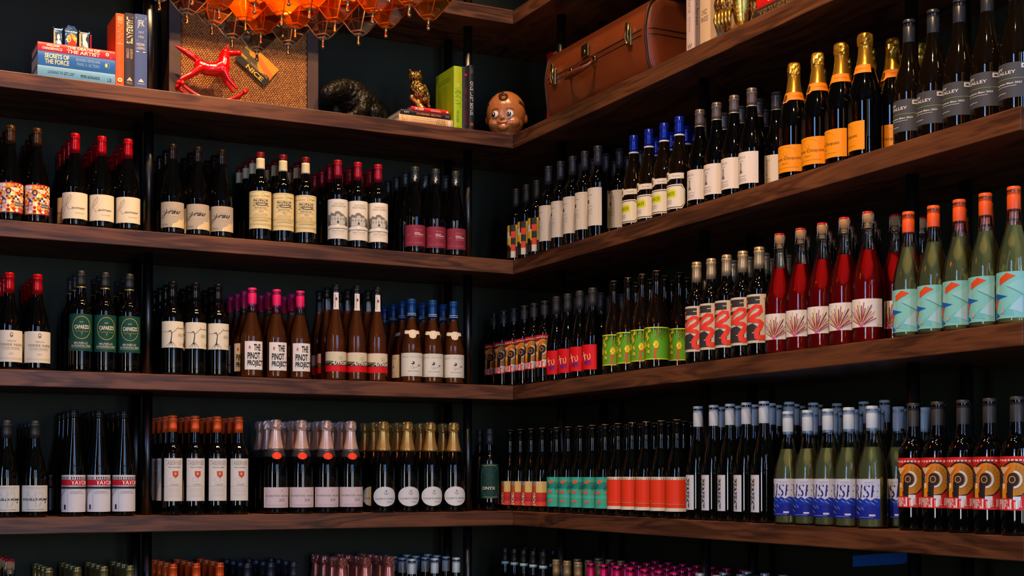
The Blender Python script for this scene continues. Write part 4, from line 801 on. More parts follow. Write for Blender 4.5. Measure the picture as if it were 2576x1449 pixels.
wave = [frame((206, 212, 232)), ('t', (20, 26, 130), 'RISE', -0.86, 0.52, 0.92, 0.86, {'shear': 0.12, 'bold': 0.0}), ('p', (20, 52, 176), [(-1, 0), (1, 0), (1, 0.50), (0.7, 0.52), (0.45, 0.46), (0.2, 0.52), (-0.05, 0.47), (-0.3, 0.53), (-0.6, 0.47), (-1, 0.50)]), ('p', (10, 30, 150), [(-1, 0), (1, 0), (1, 0.30), (0.5, 0.34), (0.0, 0.29), (-0.5, 0.33), (-1, 0.28)])]
for (x, y, l) in ((-0.7, 0.30, 0.3), (-0.45, 0.26, 0.3), (-0.2, 0.27, 0.25), (-0.8, 0.18, 0.3), (-0.55, 0.15, 0.3), (0.1, 0.43, 0.3), (0.4, 0.40, 0.3), (-0.4, 0.44, 0.35), (0.6, 0.46, 0.25)):
    wave.append(('l', (130, 170, 226), [0.0004, 0.0022, 0.0004], [(x, y + 0.04), (x + l * 0.4, y), (x + l, y - 0.05)]))
wave += [('r', (214, 218, 236), 0.35, 0.07, 0.70, 0.115), ('t', (150, 170, 226), 'SAUVIGNON BLANC', -0.3, 0.03, 0.6, 0.055), ('t', (120, 126, 170), 'NEW ZEALAND', 0.1, 0.90, 0.6, 0.93)]
b = bottle('burgundy', 0.0388, 0.308, G_CLEAR, (0.245, (178, 194, 210), 0.45, 0.0, 'screw'), [('label', 0.024, 0.124, 62, wave)], wine=W_WHITE, level=0.205)
rack('white wine bottle with white cap and blue wave label', 'blue wave label wines', 'R', 'D', [-1.553, -1.636, -1.719, -1.802, -1.889], b, 3, 0.087, -38, rad=0.040)
rack('owl label bottle at the right end, fourth shelf', 'owl label wines at the right end', 'R', 'D', [-2.034, -2.115, -2.196, -2.277, -2.357], owl_bottle(0.308), 3, 0.087, -27, rad=0.037)

# ---- lowest shelf (E): only the necks show
def plain(kind, r, h, cap, glass=G_DARK, wine=None, level=None, extra=(), bands=()):
    lab = [('label', 0.028, 0.12, 70, [frame(PAPER)])]
    return bottle(kind, r, h, glass, cap, lab, wine=wine, level=level, extra=extra, bands=bands)
b = bottle('champagne', 0.0415, 0.318, G_CLEAR, None, [('label', 0.038, 0.109, 62, [frame(PAPER)])], wine=W_PINK, level=0.236, extra=[stopper])
rack('wired cork bottle at the far left of the lowest shelf', 'lowest shelf wired cork bottles', 'L', 'E', [-1.768], b, 3, 0.088, 0, rad=0.042)
b = plain('burgundy', 0.0395, 0.306, (0.246, (150, 138, 84), 0.3, 0.7), )
rack('lowest shelf bottle with olive-gold capsule', 'olive-gold capped bottles', 'L', 'E', [-1.650, -1.560, -1.478, -1.397], b, 4, 0.087, 0)
b = plain('burgundy', 0.0365, 0.307, (0.244, (222, 84, 26), 0.25, 0.2))
rack('lowest shelf bottle with glossy orange capsule', 'lowest shelf orange capped bottles', 'L', 'E', [-1.252, -1.174, -1.093], b, 4, 0.087, 0, rad=0.038)
b = plain('burgundy', 0.0385, 0.301, (0.240, (22, 30, 46), 0.4, 0.1))
rack('lowest shelf bottle with dark navy capsule', 'navy capped bottles', 'L', 'E', [-0.995, -0.915, -0.835], b, 4, 0.087, 0)
b = plain('champagne', 0.0425, 0.313, (0.212, (196, 120, 110), 0.28, 0.8, 'foil'))
rack('lowest shelf sparkling bottle with copper-pink foil', 'copper-pink foiled bottles', 'L', 'E', [-0.656, -0.566, -0.478], b, 4, 0.0880, 0, rad=0.0432)
b = plain('burgundy', 0.0385, 0.300, (0.240, (150, 170, 188), 0.4, 0.2, 'screw'))
rack('lowest shelf bottle with pale blue-grey screw cap', 'blue-grey capped bottles', 'L', 'E', [-0.388, -0.298, -0.212], b, 4, 0.087, 0)
b = plain('bordeaux', 0.0355, 0.324, (0.262, (22, 22, 23), 0.4, 0.1), bands=[(0.2625, 0.2735, (150, 190, 206), 0.0013, 0.4)])
rack('lowest shelf bottle with black capsule and pale blue ring', 'black capped blue ring bottles', 'R', 'E', [0.163, 0.085, 0.010, -0.066, -0.138], b, 2, 0.086, 0, rad=0.036)
b = plain('bordeaux', 0.0365, 0.301, (0.243, (170, 144, 100), 0.35, 0.4))
rack('lowest shelf bottle with tan capsule', 'tan capped bottles', 'R', 'E', [-0.241, -0.322, -0.400], b, 3, 0.087, 0, rad=0.037)
b = plain('burgundy', 0.0385, 0.3035, (0.240, (206, 10, 92), 0.25, 0.35, 'screw'))
rack('lowest shelf bottle with magenta cap', 'magenta capped bottles', 'R', 'E', [-0.486, -0.571, -0.656, -0.741, -0.826, -0.911, -0.996], b, 4, 0.087, 0, rad=0.039)
b = plain('burgundy', 0.0385, 0.309, (0.246, (176, 184, 190), 0.3, 0.5, 'screw'))
rack('lowest shelf bottle with silver cap', 'silver capped bottles', 'R', 'E', [-1.135, -1.222, -1.309, -1.396, -1.483, -1.570, -1.657, -1.744, -1.831, -1.918, -2.022, -2.109], b, 3, 0.087, 0, rad=0.039)

# ------------------------------------------------------------------ books
M_PAGE = pm('page_block', lin((214, 202, 180)), 0.85, noise=0.12, nscale=300)
def book(name, label, t, h, d, cover, art, loc, lying=False, rz=0.0, cat='book', group=None, rough=0.4, pages=True):
    """t thickness, h height along the spine, d depth; spine faces -Y"""
    root = empty(name, loc, 0)
    if lying: root.rotation_euler = Euler((0, R(-90), R(rz)), 'XYZ')
    else: root.rotation_euler = (0, 0, R(rz))
    cm = pm('cover_%d_%d_%d' % cover, lin(cover), rough, noise=0.06, nscale=80)
    bm = bmesh.new(); c = 0.0022
    box(bm, -t / 2, 0.002, 0, -t / 2 + c, d, h); box(bm, t / 2 - c, 0.002, 0, t / 2, d, h)
    n = 8; ring0 = []; ring1 = []
    for i in range(n + 1):           # rounded spine
        a = -1 + 2 * i / n; x = a * t / 2; y = 0.0025 * (a * a) - 0.0
        ring0.append((x, y)); ring1.append((x, y + c))
    for (p, q, p2, q2) in zip(ring0, ring1, ring0[1:], ring1[1:]):
        vs = [bm.verts.new((a[0], a[1], z)) for z in (0, h) for a in (p, p2, q2, q)]
        for f in ((0, 1, 2, 3), (7, 6, 5, 4), (0, 4, 5, 1), (2, 6, 7, 3)): bm.faces.new([vs[k] for k in f])
    bmesh.ops.recalc_face_normals(bm, faces=bm.faces[:])
    link('cover', mesh_of('cover', bm, cm), root)
    bm = bmesh.new(); box(bm, -t / 2 + c + 0.0002, 0.006, 0.003, t / 2 - c - 0.0002, d - 0.003, h - 0.003)
    link('pages', mesh_of('pages', bm, M_PAGE), root)
    if art:
        def fmap(x, y, lift):         # art: x along the reading direction of a spine read top to bottom, y across
            X = (y / 1.0) - t / 2; a = X / (t / 2)
            return Vector((X, 0.0025 * a * a - lift, h / 2 - x))
        link('spine_print', art_mesh('spine_print', art, h / 2, t, fmap), root)
    tag(root, label, cat, group)
    return root
WHT = (236, 226, 210)
A = Z['A']
# lying stack at the far left (bottom to top)
bk = 'stacked books at the left end'
xl, xr = -1.698, -1.455; ln = xr - xl
art = [('t', (30, 40, 60), 'LOOKING TO GET LOST', -0.74, 0.36, -0.06, 0.60, {'bold': 0.01}), ('t', (30, 40, 60), 'PETER GURALNICK', 0.10, 0.32, 0.60, 0.55, {'bold': 0.02}), ('t', (60, 70, 90), 'LB', 0.80, 0.25, 0.90, 0.55)]
book('book', 'pale blue book at the bottom of the left stack, black spine lettering', 0.0395, ln, 0.155, (96, 154, 196), art, (xr, 0.018, A + 0.0198), True, group=bk)
art = [('t', (236, 220, 160), 'SECRETS OF', -0.82, 0.53, -0.20, 0.86, {'bold': 0.02}), ('t', (236, 220, 160), 'THE FORCE', -0.82, 0.12, -0.20, 0.46, {'bold': 0.02}), ('t', (140, 176, 206), 'EDWARD GROSS AND', -0.02, 0.55, 0.60, 0.76), ('t', (140, 176, 206), 'MARK A. ALTMAN', 0.0, 0.22, 0.58, 0.46), ('e', (214, 196, 110), 0.76, 0.5, 0.035, 0.16), ('o', (150, 150, 160), 0.80, 0.5, 0.05, 0.22, 0.0012, (-0.25, 0.25))]
book('book', 'mid blue book in the middle of the left stack, yellow spine lettering', 0.0445, ln, 0.158, (16, 92, 172), art, (xr, 0.017, A + 0.0620), True, group=bk)
art = [('t', WHT, 'WILLIAM', -0.78, 0.58, -0.45, 0.84, {'bold': 0.02}), ('t', WHT, 'DERESIEWICZ', -0.88, 0.22, -0.37, 0.48, {'bold': 0.03}), ('t', WHT, 'THE DEATH OF', -0.25, 0.56, 0.60, 0.90, {'bold': 0.02}), ('t', WHT, 'THE ARTIST', -0.26, 0.10, 0.60, 0.48, {'bold': 0.03}), ('e', WHT, 0.79, 0.5, 0.045, 0.20), ('e', (190, 20, 24), 0.79, 0.5, 0.018, 0.09), ('l', WHT, 0.0008, [(0.88, 0.1), (0.88, 0.9)])]
book('book', 'red book on top of the left stack, white spine lettering', 0.0290, ln, 0.150, (196, 12, 18), art, (xr, 0.019, A + 0.0989), True, group=bk)
# upright trio
bu = 'upright books beside the left post'
art = [('t', (255, 200, 150), 'ROLLING', -0.92, 0.2, -0.80, 0.8, {'rot': 90}), ('t', (255, 180, 130), 'STONES', -0.78, 0.2, -0.72, 0.8, {'rot': 90})] + [('e', (255, 190, 150), -0.66 + 0.055 * i, 0.3 + 0.2 * (i * 5 % 3), 0.010, 0.06) for i in range(9)] + [('l', (255, 190, 150), 0.0016, [(-0.17, 0.12), (-0.17, 0.88)])] + [('l', (244, 110, 60), 0.0008, [(-0.1, y), (0.70, y)]) for y in (0.2, 0.36, 0.52, 0.68, 0.84)] + [('e', (255, 206, 180), 0.83, 0.5, 0.060, 0.28), ('e', (246, 84, 24), 0.83, 0.5, 0.025, 0.12)]
book('book', 'tall orange hardback standing upright beside the lying stack', 0.0270, 0.240, 0.150, (246, 84, 16), art, (-1.4405, 0.016, A), group=bu)
art = [('t', (226, 190, 150), 'LAUREANTS', -0.90, 0.16, -0.18, 0.80, {'bold': 0.03}), ('l', (120, 100, 90), 0.0008, [(-0.12, 0.1), (-0.12, 0.9)]), ('t', (206, 170, 136), 'GORDON', -0.04, 0.55, 0.22, 0.80), ('t', (206, 170, 136), 'COMER', -0.04, 0.16, 0.22, 0.42), ('p', (216, 190, 160), [(0.82, 0.2), (0.82, 0.8), (0.72, 0.5)]), ('t', (160, 130, 110), 'PRESS', 0.85, 0.2, 0.92, 0.8, {'rot': 90})]
book('book', 'dark plum hardback standing between the orange and blue books', 0.0318, 0.2455, 0.155, (42, 34, 40), art, (-1.4090, 0.016, A), group=bu)
art = [('l', WHT, 0.0022, [(-0.90, 0.1), (-0.90, 0.88)]), ('t', (206, 200, 196), 'JFK', -0.84, 0.2, -0.62, 0.76, {'rot': 90}), ('l', (160, 160, 180), 0.0009, [(-0.58, 0.12), (-0.58, 0.9)]), ('t', (190, 180, 180), '1917', -0.54, 0.3, -0.48, 0.7, {'rot': 90}), ('t', (190, 180, 180), '1956', -0.42, 0.3, -0.36, 0.7, {'rot': 90}), ('l', (160, 160, 180), 0.0012, [(-0.29, 0.12), (-0.29, 0.9)]), ('t', (214, 200, 190), 'FREDRIK', -0.22, 0.14, -0.15, 0.8, {'rot': 90}), ('t', (214, 200, 190), 'LOGEVALL', -0.12, 0.12, -0.05, 0.84, {'rot': 90}), ('l', WHT, 0.0024, [(0.01, 0.1), (0.01, 0.88)]), ('p', (216, 206, 200), [(0.82, 0.26), (0.82, 0.76), (0.73, 0.5)]), ('t', (190, 180, 180), 'RANDOM', 0.85, 0.22, 0.89, 0.8, {'rot': 90})]
book('book', 'slate blue hardback standing rightmost of the upright trio', 0.0405, 0.2475, 0.156, (64, 82, 134), art, (-1.3722 , 0.016, A), group=bu)

# stack under the owl (bottom to top)
bo = 'stacked books under the owl'
art = [('t', (160, 120, 70), 'RAW', -0.90, 0.1, -0.66, 0.9, {'bold': 0.02})] + lines((180, 140, 96), -0.55, 0.30, (0.75, 0.5, 0.25), 0.0008) + [('t', (150, 110, 66), 'LAMAR', 0.34, 0.5, 0.72, 0.9), ('t', (150, 110, 66), 'ODOM', 0.36, 0.08, 0.72, 0.45), ('e', (226, 214, 196), 0.86, 0.5, 0.05, 0.4)]
book('book', 'pale tan book at the bottom of the stack under the owl', 0.0290, 0.214, 0.140, (214, 172, 122), art, (-0.239, 0.020, A + 0.0146), True, group=bo)
art = [('r', (110, 12, 16), -0.52, 0, 0.72, 1), ('t', (200, 196, 190), 'KEY', -0.86, 0.35, -0.66, 0.65), ('t', (206, 110, 60), 'ALABAMA MOON', -0.38, 0.28, 0.60, 0.70, {'bold': 0.01}), ('t', (150, 150, 156), 'FSG', 0.80, 0.3, 0.94, 0.7)]
book('book', 'black and maroon book in the middle of the stack under the owl', 0.0190, 0.198, 0.135, (22, 22, 26), art, (-0.248, 0.021, A + 0.0388), True, group=bo)
art = [('t', WHT, 'DR. SEUSS', -0.82, 0.2, -0.36, 0.75, {'bold': 0.03}), ('t', (255, 150, 140), 'ALTERNATE ROUTE', 0.0, 0.55, 0.5, 0.8), ('l', (255, 190, 180), 0.0025, [(0.0, 0.35), (0.55, 0.35)]), ('p', WHT, [(0.82, 0.3), (0.96, 0.3), (0.90, 0.8)])]
book('book', 'small bright red book directly under the gold owl', 0.0150, 0.150, 0.110, (206, 16, 20), art, (-0.254, 0.020, A + 0.0560), True, group=bo)
# upright by the corner
bc = 'upright books near the corner'
art = [('t', (206, 176, 20), 'INTO', -0.92, 0.1, -0.52, 0.9, {'bold': 0.02}), ('t', (220, 220, 120), 'THE', -0.46, 0.3, -0.34, 0.7), ('t', (96, 140, 20), 'RAW', -0.28, 0.15, 0.32, 0.85, {'shear': 0.4}), ('t', (110, 140, 20), 'MCGUIRE', 0.42, 0.3, 0.80, 0.6), ('l', (80, 120, 20), 0.001, [(0.90, 0.3), (0.96, 0.7)])]
o = book('book', 'lime green hardback standing upright beside the owl', 0.0335, 0.2315, 0.165, (164, 190, 14), art, (-0.2192, 0.018, A), group=bc)
def side(x, y, lift): return Vector((-0.0335 / 2 - lift, 0.165 * 0.5 - x, y))
o2 = art_mesh('cover_print', lines((60, 84, 10), -0.7, 0.6, (0.86, 0.83, 0.80), 0.0012) + lines((104, 132, 14), -0.72, 0.3, [0.74 - 0.03 * i for i in range(20)], 0.0010), 0.0825, 0.2315, side)
link('cover_print', o2, o)
art = [('e', (190, 16, 30), -0.74, 0.5, 0.035, 0.22)] + [('t', (120, 14, 24), w, a, 0.3, b, 0.7) for w, a, b in (('RED', -0.3, -0.12), ('SKY', 0.0, 0.2), ('EAST', 0.4, 0.6), ('BLUES', 0.62, 0.85))]
book('book', 'black upright book with a small red dot on its spine', 0.0270, 0.2345, 0.150, (32, 28, 29), art, (-0.1878, 0.019, A), group=bc)
art = [('t', (206, 206, 204), 'ONE LAST SONG', -0.50, 0.20, 0.52, 0.80, {'bold': 0.01}), ('t', (110, 110, 112), 'AYERS', -0.90, 0.3, -0.74, 0.7), ('e', (226, 90, 24), 0.80, 0.5, 0.045, 0.28)]
book('book', 'thin black upright book titled in white, nearest the corner', 0.0195, 0.2440, 0.150, (27, 27, 29), art, (-0.1630, 0.020, A), group=bc)

# right wall: spines face -X
bw = 'pale books on the right wall'
def rbook(*a, **k):
    o = book(*a, **k); o.rotation_euler = (0, 0, R(-90)); return o
art = [('t', (150, 130, 130), 'The Food Lab', -0.2, 0.35, 0.20, 0.65, {'shear': 0.2}), ('t', (160, 140, 138), 'Nosrat', 0.28, 0.4, 0.58, 0.6), ('t', (120, 104, 104), 'W', 0.82, 0.2, 0.92, 0.8, {'rot': 90})]
rbook('book', 'pinkish white upright book beside the leather suitcase', 0.0395, 0.300, 0.200, (216, 190, 182), art, (0.020, -1.1292, A), group=bw)
art = [('t', (60, 50, 52), 'Milk Street', -0.15, 0.2, 0.5, 0.7, {'shear': 0.2})]
rbook('book', 'grey-brown upright book between the two pale books', 0.0320, 0.296, 0.205, (122, 106, 102), art, (0.024, -1.1655, A), group=bw)
art = [('t', (110, 96, 88), 'CHEZ', 0.28, 0.15, 0.38, 0.7, {'rot': 90}), ('t', (110, 96, 88), 'PANISSE', 0.42, 0.1, 0.52, 0.8, {'rot': 90}), ('l', (170, 150, 136), 0.001, [(0.93, 0.2), (0.93, 0.6)])]
rbook('book', 'cream upright book behind the gold eagle', 0.0520, 0.300, 0.235, (220, 188, 154), art, (0.020, -1.2080, A), group=bw)
art = [('t', (170, 130, 60), 'THE GOLDEN YEARS OF ROCK', -0.8, 0.25, 0.6, 0.75)]
o = book('book', 'dark gold-lettered book lying at the top right', 0.0330, 0.22, 0.150, (44, 36, 34), art, (0.022, 0, 0), group='lying books on the right wall')
def lay_right(o, y_left, z):      # lying on the right wall, spine facing -X, top of spine towards the corner
    o.rotation_euler = Matrix(((0, 1, 0), (0, 0, 1), (1, 0, 0))).to_euler(); o.location = (o.location.x, y_left, z)
lay_right(o, -1.66, A + 0.0165)
o = book('book', 'bright red book lying on the dark book, top right', 0.040, 0.205, 0.145, (206, 22, 20), [('t', WHT, 'STEAL', -0.5, 0.3, 0.4, 0.7)], (0.030, 0, 0), group='lying books on the right wall')
lay_right(o, -1.650, A + 0.0532)
rbook('book', 'tall red upright book peeping out behind the suitcase, corner end', 0.045, 0.322, 0.14, (206, 14, 16), None, (0.146, -0.0125, A), group='upright books behind the suitcase')
rbook('book', 'tall yellow upright book peeping out behind the suitcase, corner end', 0.034, 0.316, 0.14, (226, 190, 50), None, (0.148, -0.0535, A), group='upright books behind the suitcase')

# ------------------------------------------------------------------ silver trinket on the left stack
def trinket():
    root = empty('silver_ornament', (-1.588, 0.075, A + 0.1137))
    mt = pm('polished_silver', (0.86, 0.84, 0.78), 0.12, metal=1.0, bump=0.35, nscale=55)
    for nm, x, w, h, roof in (('left_block', -0.041, 0.030, 0.062, 0), ('middle_block', 0.0, 0.044, 0.060, 1), ('right_block', 0.042, 0.034, 0.062, 0)):
        bm = bmesh.new(); box(bm, x - w / 2, -0.013, 0, x + w / 2, 0.013, h, bevel=0.0035)
        if roof:
            vs = [bm.verts.new(p) for p in ((x - w / 2, -0.012, h), (x + w / 2, -0.012, h), (x + w * 0.25, -0.012, h + 0.016), (x - w * 0.2, -0.012, h + 0.018), (x - w / 2, 0.012, h), (x + w / 2, 0.012, h), (x + w * 0.25, 0.012, h + 0.016), (x - w * 0.2, 0.012, h + 0.018))]
            for f in ((0, 1, 2, 3), (7, 6, 5, 4), (1, 5, 6, 2), (2, 6, 7, 3), (3, 7, 4, 0)): bm.faces.new([vs[k] for k in f])
        else:
            for s in (-1, 1): box(bm, x + s * w * 0.45 - 0.002, -0.012, h - 0.001, x + s * w * 0.45 + 0.002, 0.012, h + 0.004)
        o = link(nm, mesh_of(nm, bm, mt), root)
        def front(xx, yy, lift): return Vector((x + xx, -0.0131 - lift, yy))
        if roof: a = [('e', (206, 150, 60), 0.1, 0.52, 0.72, 0.36), ('e', (222, 40, 22), 0.15, 0.34, 0.52, 0.24), ('o', (40, 36, 30), -0.35, 0.56, 0.46, 0.26, 0.0016), ('e', (236, 190, 70), 0.50, 0.60, 0.22, 0.12), ('o', (240, 236, 220), -0.3, 0.55, 0.30, 0.18, 0.0018)]
        elif x < 0: a = [('e', (40, 44, 52), 0.1, 0.56, 0.5, 0.24), ('e', (214, 216, 220), 0.1, 0.56, 0.32, 0.16), ('p', (232, 232, 230), [(-0.4, 0.05), (0.7, 0.05), (0.5, 0.4), (-0.1, 0.4)]), ('r', (222, 170, 90), -0.9, 0.1, -0.6, 0.9)]
        else: a = [('p', (206, 208, 222), [(-0.4, 0.9), (0.5, 0.92), (0.4, 0.6), (0.75, 0.2), (0.2, 0.06), (-0.3, 0.3)]), ('e', (40, 40, 46), 0.55, 0.64, 0.28, 0.14), ('r', (222, 170, 90), -0.95, 0.1, -0.6, 0.9), ('e', (110, 150, 110), -0.2, 0.18, 0.25, 0.1)]
        link('face_print', art_mesh('face_print', a, w / 2, h, front), o)
    bm = bmesh.new(); box(bm, 0.0605, -0.008, 0, 0.066, 0.013, 0.058, bevel=0.002)
    link('red_side', mesh_of('red_side', bm, pm('red_lacquer', lin((150, 14, 14)), 0.3)), root)
    tag(root, 'shiny silver three-part ornament standing on the red book', 'ornament')
trinket()

# ------------------------------------------------------------------ wicker case
def wicker_case():
    x0, x1, y0, y1, h = -1.249, -0.711, 0.155, 0.285, 0.375
    x0 += 0.0
    cx = (x0 + x1) / 2; root = empty('wicker_suitcase', (cx, 0, A))
    w = (x1 - x0) / 2
    m = bpy.data.materials.new('woven_rattan'); m.use_nodes = True; nt = m.node_tree; L = nt.links; b = nt.nodes['Principled BSDF']
    b.inputs['Roughness'].default_value = 0.55
    tc = nt.nodes.new('ShaderNodeTexCoord'); n = nt.nodes.new('ShaderNodeTexNoise'); n.inputs['Scale'].default_value = 160
    L.new(tc.outputs['Object'], n.inputs['Vector']); cr = nt.nodes.new('ShaderNodeValToRGB')
    cr.color_ramp.elements[0].color = (0.15, 0.046, 0.008, 1); cr.color_ramp.elements[1].color = (0.62, 0.25, 0.048, 1)
    cr.color_ramp.elements[0].position = 0.3; cr.color_ramp.elements[1].position = 0.7
    L.new(n.outputs['Fac'], cr.inputs[0]); L.new(cr.outputs[0], b.inputs['Base Color'])
    M_LEA = pm('dark_case_leather', lin((62, 34, 22)), 0.5, noise=0.3, nscale=30, bump=0.2)
    bm = bmesh.new(); box(bm, -w + 0.004, y0 + 0.006, 0.004, w - 0.004, y1, h - 0.004)
    link('case_body', mesh_of('case_body', bm, M_LEA), root)
    # twill weave: short raised straws stepping diagonally over the panel
    fx0, fx1 = -w + 0.042, w - 0.042; fz0, fz1 = 0.012, h - 0.03
    bm = bmesh.new(); sp = 0.0066; sl = 0.0105
    d = Vector((math.cos(R(54)), 0, math.sin(R(54)))); pn = Vector((-d.z, 0, d.x))
    L_ = (fx1 - fx0) + (fz1 - fz0); c_ = Vector(((fx0 + fx1) / 2, 0, (fz0 + fz1) / 2))
    for a_ in range(-int(L_ / sp / 1.6), int(L_ / sp / 1.6)):
        for b_ in range(-int(L_ / sl / 1.6), int(L_ / sl / 1.6)):
            p = c_ + pn * (a_ * sp) + d * ((b_ + 0.33 * (a_ % 3)) * sl)
            if not (fx0 + 0.002 < p.x < fx1 - 0.002 and fz0 + 0.002 < p.z < fz1 - 0.002): continue
            p.y = y0 + 0.0045
            half = d * sl * 0.53; k = pn * (sp * 0.40); up = Vector((0, -0.0030, 0))
            a0, a1 = p - half, p + half
            vs = [bm.verts.new(q) for q in (a0 - k * 0.7, a0 + k * 0.7, p + k + up * 0.3, p - k + up * 0.3, a1 - k * 0.7, a1 + k * 0.7, p + up)]
            for f in ((0, 1, 6), (1, 2, 6), (2, 5, 6), (5, 4, 6), (4, 3, 6), (3, 0, 6)): bm.faces.new([vs[q] for q in f])
    bmesh.ops.recalc_face_normals(bm, faces=bm.faces[:])
    for f in bm.faces:
        if f.normal.y > 0: f.normal_flip()
    o = link('weave', mesh_of('weave', bm, m), root); o['kind'] = 'stuff'
    bm = bmesh.new(); box(bm, fx0 - 0.004, y0 + 0.0044, fz0 - 0.004, fx1 + 0.004, y0 + 0.0058, fz1 + 0.004)
    link('backing', mesh_of('backing', bm, pm('weave_shadow_backing', lin((84, 46, 20)), 0.8, noise=0.2)), root)
    for nm, a in (('side_rail', (-w, 0, fx0, h)), ('side_rail', (fx1, 0, w, h)), ('top_rail', (fx0, fz1, fx1, h)), ('bottom_rail', (fx0, 0, fx1, fz0))):
        bm = bmesh.new(); box(bm, a[0], y0 - 0.003, a[1], a[2], y0 + 0.010, a[3], bevel=0.003)
        link(nm, mesh_of(nm, bm, M_LEA), root)
    # travel sticker
    def fm(x, y, lift):
        q = Vector((x, 0, y - 0.0425)); a = R(-38)
        return Vector((0.040 + q.x * math.cos(a) - q.z * math.sin(a), y0 - 0.0035 - lift * 3, 0.176 + q.x * math.sin(a) + q.z * math.cos(a)))
    YS, KS = (206, 140, 18), (30, 26, 18)
    art = [('r', YS, -1, 0, 1, 1), ('p', (214, 110, 20), [(-1, 0.9), (1, 0.3), (1, 0.62), (-1, 1)]), ('r', KS, -1, 0, 1, 0.28), ('p', (92, 76, 44), [(-1, 0.28), (-1, 0.66), (-0.72, 0.70), (-0.55, 0.58), (-0.35, 0.60), (-0.15, 0.72), (-0.05, 0.70), (0.0, 0.50), (0.25, 0.34), (0.35, 0.28)]), ('p', KS, [(0.2, 0.28), (0.5, 0.36), (0.7, 0.44), (0.9, 0.42), (1, 0.32), (1, 0.28)]), ('r', YS, -0.95, 0.32, -0.55, 0.40)] + [('l', KS, 0.0012, [(-0.92 + 0.11 * i, 0.44), (-0.90 + 0.11 * i, 0.60)]) for i in range(8)]
    art += [('t', (222, 160, 40), 'NICE', -0.35, 0.04, 0.72, 0.24, {'bold': 0.03}), ('t', (190, 150, 90), 'HOTEL LUTETIA', -0.25, 0.30, 0.85, 0.40)]
    link('travel_sticker', art_mesh('travel_sticker', art, 0.068, 0.085, fm, layer=0.00006), root)
    tag(root, 'woven rattan suitcase with dark leather frame standing behind the red horse', 'suitcase')
wicker_case()

# ------------------------------------------------------------------ red rocking horse
def horse():
    root = empty('rocking_horse', (-1.13, 0.095, A))
    M = pm('glossy_red_enamel', lin((206, 6, 10)), 0.16, spec=0.6, coat=0.6)
    bm = bmesh.new(); o_ = 0.0
    def P(a, b, y=0.0):        # sketch units -> metres (x along the shelf, z up)
        return ((a - 960) * 0.000187, y, 0.178 - (b - 400) * 0.0001772 + (a - 960) * 0.0000215)
    chain(bm, [P(830, 690), P(960, 740), P(1130, 740), P(1240, 690)], [0.0250, 0.0235, 0.0255, 0.0275])
    chain(bm, [P(1240, 690), P(1270, 560), P(1290, 430)], [0.027, 0.0195, 0.0150])
    chain(bm, [P(1285, 410), P(1400, 415), P(1530, 405)], [0.0145, 0.0115, 0.0100])
    ellipsoid(bm, P(1540, 410), (0.0105, 0.0095, 0.0115))
    for s in (-1, 1): chain(bm, [P(1300, 380, s * 0.007), P(1335, 255, s * 0.009)], [0.0066, 0.0025])
    chain(bm, [P(1240, 640), P(1205, 520), P(1230, 400)], [0.008, 0.009, 0.007])     # mane
    chain(bm, [P(800, 600), P(690, 500), P(560, 410), P(370, 300)], [0.009, 0.0125, 0.011, 0.0035])   # tail
    for s in (-1, 1):
        chain(bm, [P(1245, 770, s * 0.016), P(1330, 960, s * 0.02), P(1470, 1130, s * 0.022)], [0.0125, 0.0075, 0.0062])
        chain(bm, [P(800, 740, s * 0.015), P(640, 860, s * 0.02), P(440, 965, s * 0.022)], [0.0150, 0.0085, 0.0062])
    link('body', remeshed('body', bm, M, 0.0024, 4), root)
    for s in (-1, 1):
        pts = []
        for i in range(15):
            t = -1 + 2 * i / 14; pts.append((0.015 + t * 0.118, s * 0.024, 0.0063 + 0.050 * t * t))
        bm = bmesh.new(); tube(bm, pts, 0.0062, 10)
        link('rocker', mesh_of('rocker', bm, M, True), root)
    for t in (-0.93, 0.90):
        x = 0.015 + t * 0.118; z = 0.0063 + 0.05 * t * t
        bm = bmesh.new(); tube(bm, [(x, -0.034, z), (x, 0.034, z)], 0.0052, 10)
        for s in (-1, 1): ellipsoid(bm, (x, s * 0.036, z), (0.0088, 0.0085, 0.0088), sub=2)
        link('cross_bar', mesh_of('cross_bar', bm, M, True), root)
    tag(root, 'glossy red rocking horse figurine in front of the rattan suitcase', 'figurine')
horse()

